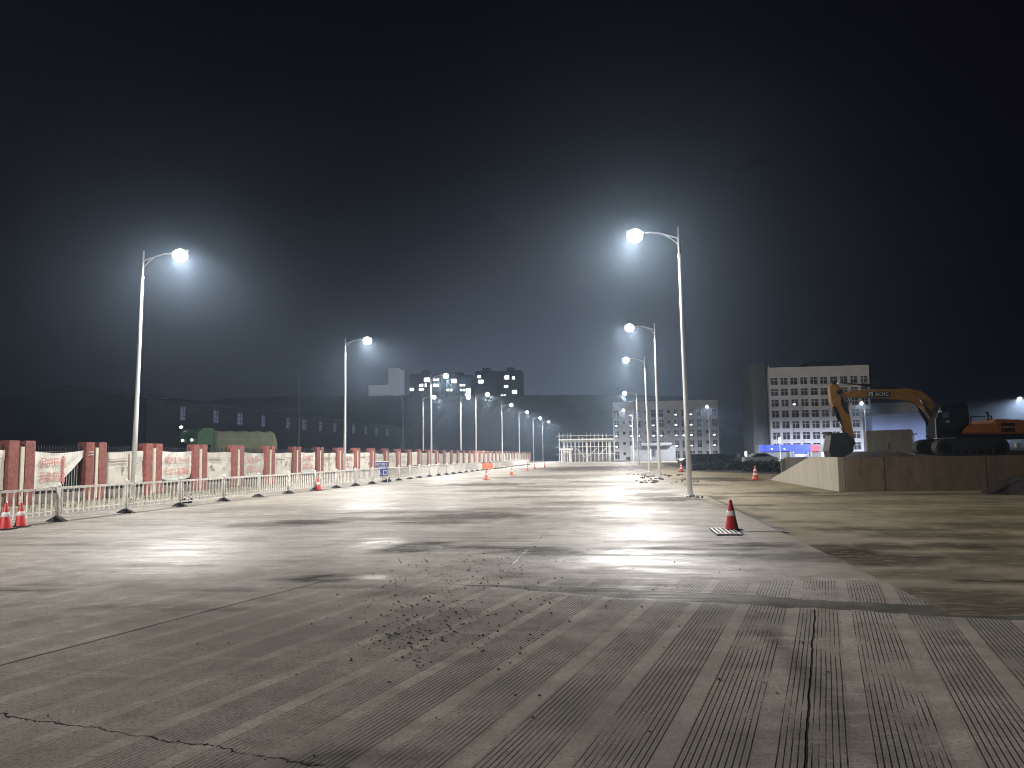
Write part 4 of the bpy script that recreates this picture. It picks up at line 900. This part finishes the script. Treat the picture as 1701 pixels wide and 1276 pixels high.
# ------------------------------------------------------------------ background buildings
def grid_block(root, x0, x1, y, z0, z1, cols, rows, depth, wall, lamps=(), head=1.0, pier=0.35, small=()):
    """front wall of piers and bands over recessed rooms; each window a recessed pane with a frame"""
    rs_ = random.Random(cols)
    w = (x1-x0); cw = w/cols; rh = (z1-z0-head)/rows
    MB().box(x0, x1, y+0.55, y+depth, z0, z1).build('wall', wall, root)
    gr_ = MB()
    for r in range(rows+1):
        zb = z0+r*rh
        gr_.box(x0, x1, y, y+0.54, zb-(0 if r == 0 else 0.42), zb+0.42 if r < rows else z1)
    for c in range(cols+1):
        for r in range(rows):
            xc = x0+c*cw; a = pier*cw/2
            gr_.box(max(x0, xc-a), min(x1, xc+a), y+0.003, y+0.53, z0+r*rh+0.422, z0+(r+1)*rh-0.422)
    gr_.build('facade_grid', wall, root)
    for r in range(rows):
        for c in range(cols):
            xa, xb = x0+c*cw+pier*cw/2, x0+(c+1)*cw-pier*cw/2; za, zb = z0+r*rh+0.423, z0+(r+1)*rh-0.423
            if (c, r) in small:
                MB().box(xa, xb, y+0.02, y+0.5, za, zb).build('infill', wall, root)
                wd = MB().box((xa+xb)/2-0.3, (xa+xb)/2+0.3, y+0.008, y+0.019, zb-0.8, zb-0.1).build('window', 'inner', root); continue
            wd = MB().box(xa, xb, y+0.50, y+0.545, za, zb).build('window', 'inner', root)
            fr = MB(); t = 0.05
            fr.box((xa+xb)/2-t, (xa+xb)/2+t, y+0.46, y+0.498, za, zb); fr.box(xa, xb, y+0.45, y+0.459, za+(zb-za)*0.62, za+(zb-za)*0.62+0.09)
            fr.build('frame', 'facade2', wd)
            if rs_.random() < 0.16: MB().box(xa+0.1, xa+0.75, y-0.32, y-0.003, za-0.62, za-0.12).build('air_conditioner', 'facade2', root)
            if (c, r) in lamps: MB().blob(((xa+xb)/2-0.1, y+0.40, za+0.42), (0.36, 0.08, 0.17), 8, 6, 0).build('room_lamp', 'room_lit', wd)
# mid rise block
mr = thing('apartment_block', 'pale mid rise block with dark windows and tiny lights, behind the right lamp row', 'building')
x0, zt = Q(1017, 668, 188); x1, _ = Q(1192, 668, 188)
lam = set()
pat = ['0000101000101010', '1011011001010111', '1011011011010111', '1011010010010111', '0000000000000000']
pat = ['00101000101010', '10101100101010', '10111110111011', '10111010101011', '00000000000000']
for r_i, row in enumerate(pat):
    for c_i, ch in enumerate(row):
        if ch == '1' and c_i < 14: lam.add((c_i, 4-r_i))
grid_block(mr, x0, x1, 188, 0, zt, 14, 5, 14, 'facade', lam, 1.7, 0.42, small={(c, r) for c in (1, 4, 7, 12) for r in range(5)})
MB().box(x0+11, x1-5, 190, 197, zt+0.02, zt+0.6).build('roof_parapet', 'facade_side', mr)
# eight storey block
eb = thing('apartment_block', 'taller pale block with seven rows of dark windows behind the excavator arm', 'building')
x0, zt = Q(1277, 611, 170); x1, _ = Q(1443, 611, 170)
grid_block(eb, x0, x1, 170, 1.4, zt, 10, 7, 16, 'facade2', {(2, 4)}, 1.8, 0.28)
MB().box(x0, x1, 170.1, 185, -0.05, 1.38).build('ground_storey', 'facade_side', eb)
xs0, zs = Q(1246, 607, 173); MB().box(xs0, x0-0.3, 172, 186, -0.05, zs+0.3).build('stair_tower', 'facade_side', eb)  # unlit side of the block put into a darker wall colour
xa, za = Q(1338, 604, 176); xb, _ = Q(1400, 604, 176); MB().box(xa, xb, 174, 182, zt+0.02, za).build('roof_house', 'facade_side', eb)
MB().tube([(x0-0.1, 169.8, 0), (x0-0.1, 169.8, zt+0.6)], 0.14, 6).build('downpipe', 'facade', eb)
# blue lit shop row
sr = thing('shop_row', 'low shop row with glowing blue fascia and one red sign', 'shop', (0, 158, 0))
xa, za = Q(1262, 741, 158); xb, zb = Q(1347, 749, 158); xc, _ = Q(1362, 749, 158)
MB().box(xa, xc+3, 0.3, 6, -0.05, za+0.2).build('wall', 'facade_side', sr)
MB().box(xa, xb, 0.0, 0.28, zb, za+0.15).build('fascia', 'blue_sign', sr)
x2, z2 = Q(1318, 752, 158); x3, z3 = Q(1343, 759, 158); MB().box(x2, x3, 0.0, 0.28, z3-0.1, zb-0.01).build('door_sign', 'blue_sign', sr)
text_mesh('便民超市', 0.62, 'lettering', 'sign_white', sr, ((x2+x3)/2, -0.02, z3+0.25), (R(90), 0, 0))
MB().box(xb+0.02, xc, 0.0, 0.28, zb-0.1, za).build('red_sign', 'red_sign', sr)
for px in (1282, 1303): x, z = Q(px, 746, 158); MB().blob((x, -0.1, z), (0.16, 0.08, 0.12), 8, 6, 0).build('spot', 'room_lit', sr)
for px in (1313, 1317, 1342, 1347): x, z = Q(px, 750, 158); MB().box(x-0.18, x+0.18, -0.3, -0.02, -0.05, z).build('column', 'office', sr)
for px, py in ((1295, 731), (1239, 754), (1366, 755)):
    x, z = Q(px, py, 156)
    b_ = thing('lit_box_sign', {1295: 'small white lit sign above the blue fascia', 1239: 'small white lit post sign left of the blue shops', 1366: 'tiny white lit box right of the red sign'}[px], 'sign', (x, 156, 0), group='small white lit signs')
    MB().box(-0.2, 0.2, -0.05, 0.05, z-0.45, z+0.45).build('panel', 'room_lit', b_); MB().tube([(0, 0, -0.05), (0, 0, z-0.455)], 0.06, 6).build('post', 'iron_grey', b_)
# bluish depot
bd = thing('depot', 'bluish walled depot with pale parapet seen under the boom', 'building', (0, 164, 0))
xa, za = Q(1448, 690, 164); xb, zb = Q(1536, 683, 164)
MB().prism([(xa, -0.05), (xb, -0.05), (xb, zb), (xa, za)], 0, 10).build('wall', 'blue_wall', bd)
xa2, za2 = Q(1440, 670, 178); xb2, _ = Q(1534, 670, 178); MB().box(xa2, xb2, 14, 22, -0.05, za2).build('rear_hall', 'facade2', bd)
# gate office
go = thing('gate_office', 'small grey gate office with overhanging flat roof beside the far right lamps', 'building', (0, 158, 0))
xa, za = Q(1065, 736, 158); xb, _ = Q(1122, 736, 158)
MB().box(xa-2.2, xb, 0.4, 6, -0.05, za-0.6).build('wall', 'office', go)
MB().box(xa, xb-0.8, -0.9, 6.2, za-0.58, za).build('roof', 'office', go, bevel=0.03)
MB().box(xa+1.3, xa+1.9, 0.33, 0.397, 0.3, za-0.9).build('door', 'newcrete', go)
MB().box(xa+2.1, xa+2.8, 0.35, 0.397, 0.9, za-1.2).build('window', 'inner', go)
# scaffolded gatehouse under construction
sc = thing('scaffold_frame', 'white scaffolding round a concrete gatehouse frame at the end of the road', 'scaffold', (0, 166, 0))
x0, ztop = Q(928.5, 722, 166); x1, _ = Q(1020, 722, 166); z_beam = Q(974, 730, 166)[1]; zs_ = [Q(974, 723.5, 166)[1], Q(974, 742, 166)[1], Q(974, 754, 166)[1]]
st = MB(); rs = random.Random(4)
xsS = [x0+(x1-x0)*k/14 for k in range(15)]
for yy in (0.0, 1.2):
    for k, x in enumerate(xsS): st.tube([(x, yy, 0), (x+rs.gauss(0, .03), yy, ztop+rs.choice((-1.0, -0.7, 0.1, 0.3)) if k not in (0, 14) else ztop+0.4)], 0.045, 6)
st.build('standard', 'scaf', sc)
ld = MB()
for yy in (0.0, 1.2):
    for z in zs_: ld.tube([(x0-0.6, yy-0.09, z), (x1+0.7, yy-0.09, z)], 0.05, 6)
ld.build('ledger', 'scaf', sc)
MB().box(x0-0.1, x1-0.2, -0.25, 1.5, z_beam-0.14, z_beam+0.14).build('deck', 'newcrete', sc)
MB().box(x0+0.3, x1-0.3, 1.8, 6.5, z_beam-0.5, z_beam-0.15).build('slab', 'newcrete', sc)
for px in (936, 974, 1012):
    x, _ = Q(px, 740, 166); MB().box(x-0.22, x+0.22, 1.9, 2.4, 0, z_beam-0.51).build('column', 'newcrete', sc)
dgn = MB()
for a, b in (((956, 744), (972, 760)), ((992, 744), (975, 760)), ((1010, 741), (994, 757))):
    a, b = Q(*a, 166), Q(*b, 166); dgn.tube([(a[0], -0.2, a[1]), (b[0], -0.2, b[1])], 0.055, 6)
dgn.build('diagonal', 'scaf', sc)
xa, za = Q(930, 746, 166); xb, _ = Q(952, 746, 166)
po = MB().box(xa, xb, -1.4, -0.6, za-0.2, za+0.1); po.box(xa+0.3, xa+0.6, -1.3, -0.8, 0, za-0.2); po.box(xb-0.8, xb-0.5, -1.3, -0.8, 0, za-0.2); po.box(xa+0.8, xb-0.4, -1.3, -0.8, za-0.75, za-0.5)
po.build('portal', 'newcrete', sc)
MB().box(x0+0.5, x1-0.5, 6.6, 6.9, 0, 2.6).build('back_wall', 'plinth', sc)
# warehouse along the left, with a row of dim windows
wh = thing('warehouse', 'long dark warehouse with a row of dim bluish windows behind the fence', 'building', (-60, 0, 0))
MB().prism([(-22, -0.05), (0, -0.05), (0, 9.6), (-11, 11.5), (-22, 9.6)], 92, 222).build('hall', 'warehouse', wh)
for i, px in enumerate((303, 358, 398, 437, 478, 505, 532, 556, 587, 607, 625, 643)):
    c = at(px, 690+27*(px-303)/340, X=-60); hw = 0.55+0.12*(i % 3)
    w_ = MB().box(0.03, 0.10, c.y-hw, c.y+hw, 7.1, 8.9).build('window', 'dim_win', wh)
    fr = MB().box(0.102, 0.13, c.y-0.05, c.y+0.05, 7.1, 8.9); fr.box(0.102, 0.125, c.y-hw, c.y+hw, 7.6, 7.7); fr.box(0.102, 0.125, c.y-hw, c.y+hw, 8.3, 8.38); fr.build('frame', 'warehouse', w_)
# hill with trees
hl = MB(); vs = []; nX, nD = 260, 10
keys = [(-520, 10), (-330, 18), (-240, 24), (-200, 28.5), (-160, 30.5), (-100, 29.5), (-50, 28.5), (-3, 27.5), (28, 26), (41, 17.5), (53, 13), (90, 8), (200, 6), (520, 5)]
for j in range(nD+1):
    t = j/nD; yy = 290+40*t if t < 1 else 345
    for i in range(nX+1):
        x = -520+1040*i/nX; h = np.interp(x, [k[0] for k in keys], [k[1] for k in keys])
        z = h*min(1, t*1.02)**0.7+(0.9*noise.fractal(Vector((x*0.25, t*3, 0)), 1, 2, 4)+0.5*abs(noise.noise(Vector((x*0.9, t*9, 5))))) * (t > 0.3)
        if j == 0: z = -0.1
        vs.append((x, yy, z))
fs = [(j*(nX+1)+i, j*(nX+1)+i+1, (j+1)*(nX+1)+i+1, (j+1)*(nX+1)+i) for j in range(nD) for i in range(nX)]
MB().add(vs, fs).build('hill', 'hill', None, False)['kind'] = 'structure'
# towers beyond the hill
def tower(lab, pxa, pxb, pyt, wins, m='tower', Y=430):
    xa, zt = Q(pxa, pyt, Y); xb, _ = Q(pxb, pyt, Y); t = thing('tower_block', lab, 'building', ((xa+xb)/2, Y, 0), group='towers beyond the hill'); cx = (xa+xb)/2
    MB().box(xa-cx, xb-cx, 0, 14, -0.05, zt).build('wall', m, t)
    if m == 'tower': MB().box(-2.5, 1.5, 2, 8, zt+0.02, zt+2.0).build('roof_house', m, t)
    for (px, py, w, h) in wins:
        c = at(px, py, Y=Y); a = w*0.5*Y/PX_F; b = h*0.5*Y/PX_F
        wd = MB().box(c.x-cx-a, c.x-cx+a, -0.12, -0.02, c.z-b, c.z+b).build('window', 'tower_win', t)
        if w > 4: MB().box(c.x-cx-a*0.12, c.x-cx+a*0.12, -0.16, -0.122, c.z-b, c.z+b).build('mullion', m, wd)
tower('dark tower with scattered lit windows behind the third left lamp pole', 681, 733, 621, [(709, 631, 9, 6.5), (700, 640, 6, 4), (707, 640, 2.5, 5), (684, 647, 6, 4.5), (700, 647, 8, 3), (722, 631, 3, 3), (727, 631, 3, 3), (722, 640, 3, 4.5), (727, 640, 3, 4)])
tower('dark tower with a few lit windows just right of the third left lamp head', 741, 783, 624, [(754, 633, 8, 6.5), (744, 648, 4, 3.5), (749.5, 648, 3, 3.5), (766, 640, 4, 3), (771, 640, 3, 3), (766, 648, 3, 3), (771.5, 648, 3, 3), (778, 649, 7, 6.5), (777, 656, 9, 3.5)])
tower('dark tower with two lit windows one above the other', 789, 826, 617, [(796, 626, 5, 4.5), (799, 634, 8, 5.5)])
tower('rightmost dark tower above the hill with four lit windows', 831, 865, 616, [(842, 627, 7, 6), (853, 628, 4, 4), (841, 642, 6, 3), (855, 651, 7, 5.5), (836, 657, 9, 2)])
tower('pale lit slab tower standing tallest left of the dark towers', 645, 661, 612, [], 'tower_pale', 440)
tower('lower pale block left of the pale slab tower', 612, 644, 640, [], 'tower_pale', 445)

# green truck behind the fence
fr_ = at(324, 745, Y=48); Lt = 6.1
tk = thing('truck', 'green truck with olive tarped load and lit lamps behind the fence', 'truck', (fr_.x, fr_.y, 0), R(57))
tc_ = MB().prism([(0.0, 0.75), (0.0, 2.2), (0.18, 3.45), (0.5, 3.68), (1.3, 3.7), (1.3, 0.75)], 0.0, 2.4).build('cab', 'truck_green', tk, bevel=0.06)
MB().prism([(-0.003, 1.6), (-0.003, 2.2), (0.07, 2.7), (0.055, 2.7), (-0.018, 2.2), (-0.018, 1.6)], 0.2, 2.2).build('windscreen', 'glass', tc_)
MB().box(0.45, 1.1, -0.02, -0.003, 1.9, 2.6).build('window', 'glass', tc_)
for y in (0.65, 1.95): MB().blob((0.08, y, 2.92), (0.05, 0.09, 0.08), 10, 6, 0).build('headlight', 'head_lit', tk)
MB().blob((0.15, 2.3, 3.83), (0.08, 0.2, 0.08), 10, 6, 0).build('roof_lamp', 'head_lit', tk)
lb = MB(); vs = []; 
for i in range(15):
    x = 1.36+i*(Lt-1.36)/14; sag = 0.05*math.sin(i*1.9)+0.03*math.sin(i*4.1)
    for (y, z) in ((-0.03, 1.0), (-0.06, 2.6+sag), (0.1, 3.35+sag), (0.7, 3.55+sag), (1.7, 3.55-sag), (2.3, 3.35+sag), (2.46, 2.6), (2.43, 1.0)):
        vs.append((x-(0.12 if i == 14 and z > 3 else 0), y+0.04*math.sin(i*2.3+z*2), z))
fs = [(i*8+k, i*8+k+1, (i+1)*8+k+1, (i+1)*8+k) for i in range(14) for k in range(7)]+[tuple(range(8)), tuple(14*8+k for k in range(8))]
lb.add(vs, fs).build('tarped_load', 'tarp', tk, True)
MB().box(0.3, Lt, 0.2, 2.2, 0.6, 0.98).build('chassis', 'exc_dark', tk)
for x in (0.9, 4.4, 5.5):
    for y in (0.0, 2.1):
        MB().prism([(x+0.5*math.cos(q), 0.5+0.5*math.sin(q)) for q in [2*math.pi*k/20 for k in range(20)]], y, y+0.3).build('wheel', 'rubber', tk)

# parked cars and dark planting at the right of the yard
def car(x, y, rz, m, lab):
    c = thing('parked_car', lab, 'car', (x, y, -0.02), rz, 'cars parked beyond the yard')
    prof = [(-2.15, 0.35), (-2.2, 0.75), (-2.0, 0.95), (-1.45, 1.0), (-0.75, 1.45), (0.75, 1.47), (1.4, 1.02), (2.1, 0.88), (2.22, 0.6), (2.15, 0.32)]
    b = MB().prism(prof, -0.86, 0.86).build('body', m, c, bevel=0.06)
    for s in (-1, 1):
        MB().prism([(-1.25, 1.0), (-0.7, 1.38), (0.7, 1.40), (1.2, 1.03)], s*0.875-0.006, s*0.875+0.006).build('window', 'glass', b)
        for xx in (-1.35, 1.35):
            MB().prism([(xx+0.32*math.cos(q), 0.32+0.32*math.sin(q)) for q in [2*math.pi*k/16 for k in range(16)]], s*0.78-0.1, s*0.78+0.12).build('wheel', 'rubber', c)
        MB().blob((2.2, s*0.6, 0.68), (0.04, 0.18, 0.08), 8, 6, 0).build('headlight', 'chrome', c)
        MB().blob((-2.2, s*0.6, 0.78), (0.04, 0.16, 0.08), 8, 6, 0).build('tail_light', 'cone_red', c)
for px, py, Y, rz, m, lab in ((1058, 767, 165, 5, 'car_dark', 'dark car parked at the road end left of the third right lamp'), (1090, 766, 165, 12, 'car_dark', 'dark car parked just in front of the gate office wall'),
                              (1158, 772, 96, 20, 'car_dark', 'dark car immediately right of the nearest right lamp pole'), (1186, 771, 96, -60, 'car_dark', 'dark car below the lamp that faces this way'),
                              (1215, 771, 100, 70, 'car_dark', 'dark car in the shadow left of the pale car roof'), (1262, 770, 104, 10, 'car_white', 'pale car half hidden left of the ramp wall')):
    p = at(px, py, Y=Y); car(p.x, Y, R(rz), m, lab)
def hedge(x0, x1, y, h, d, lab, n):
    m = MB(); rh = random.Random(int(x0*7))
    for i in range(n):
        x, yy, z = rh.uniform(x0, x1), y+rh.uniform(-d, d), h*rh.random()**0.7*(1+0.3*fbm(x0, i, 0.1))
        s = rh.uniform(0.06, 0.16); q = Vector((rh.gauss(0, 1), rh.gauss(0, 1), rh.gauss(0, 1))).normalized(); p = q.orthogonal().normalized(); o2 = q.cross(p)
        c = Vector((x, yy, z)); m.add([c+p*s, c+o2*s*0.5, c-p*s, c-o2*s*0.5], [(0, 1, 2, 3)])
    t = thing('hedge', lab, 'hedge', group='low dark hedges beyond the yard')
    o = m.build('foliage', 'hedge', t)
    return t
a, b = at(1150, 784, z=0), at(1300, 790, z=0)
hedge(at(1150, 780, Y=74).x, at(1240, 780, Y=74).x, 74, 0.62, 0.8, 'low dark hedge strip between the nearest right lamp and the ramp', 3000)
hedge(at(1235, 780, Y=66).x, at(1298, 780, Y=66).x, 66, 0.75, 0.9, 'low dark hedge strip ending at the ramp wall', 2600)
dk = MB(); dk.add([(at(1150, 784, Y=72).x, 70.5, -0.003), (at(1302, 784, Y=60).x, 56, -0.003), (30, 66, -0.003), (34, 128, -0.003), (at(1150, 784, Y=72).x, 128, -0.003)], [(0, 1, 2, 3, 4)])
dk.build('dark_ground', 'soil')['kind'] = 'structure'  # flat dark sheet on the ground around hedges and cars

# ------------------------------------------------------------------ night haze
hz = MB().box(-900, 900, -320, 950, -1.5, 75).build('haze', M['black'])
hm = bpy.data.materials.new('haze_air'); hm.use_nodes = True; n = hm.node_tree.nodes; n.remove(n['Principled BSDF'])
pv = n.new('ShaderNodeVolumePrincipled'); pv.inputs['Color'].default_value = (0.58, 0.76, 1.0, 1); pv.inputs['Density'].default_value = HAZE; pv.inputs['Anisotropy'].default_value = 0.79
hm.node_tree.links.new(pv.outputs[0], n['Material Output'].inputs['Volume'])
hz.data.materials.clear(); hz.data.materials.append(hm); hz['kind'] = 'stuff'; tag(hz, 'thin night haze hanging over the whole yard', 'haze')
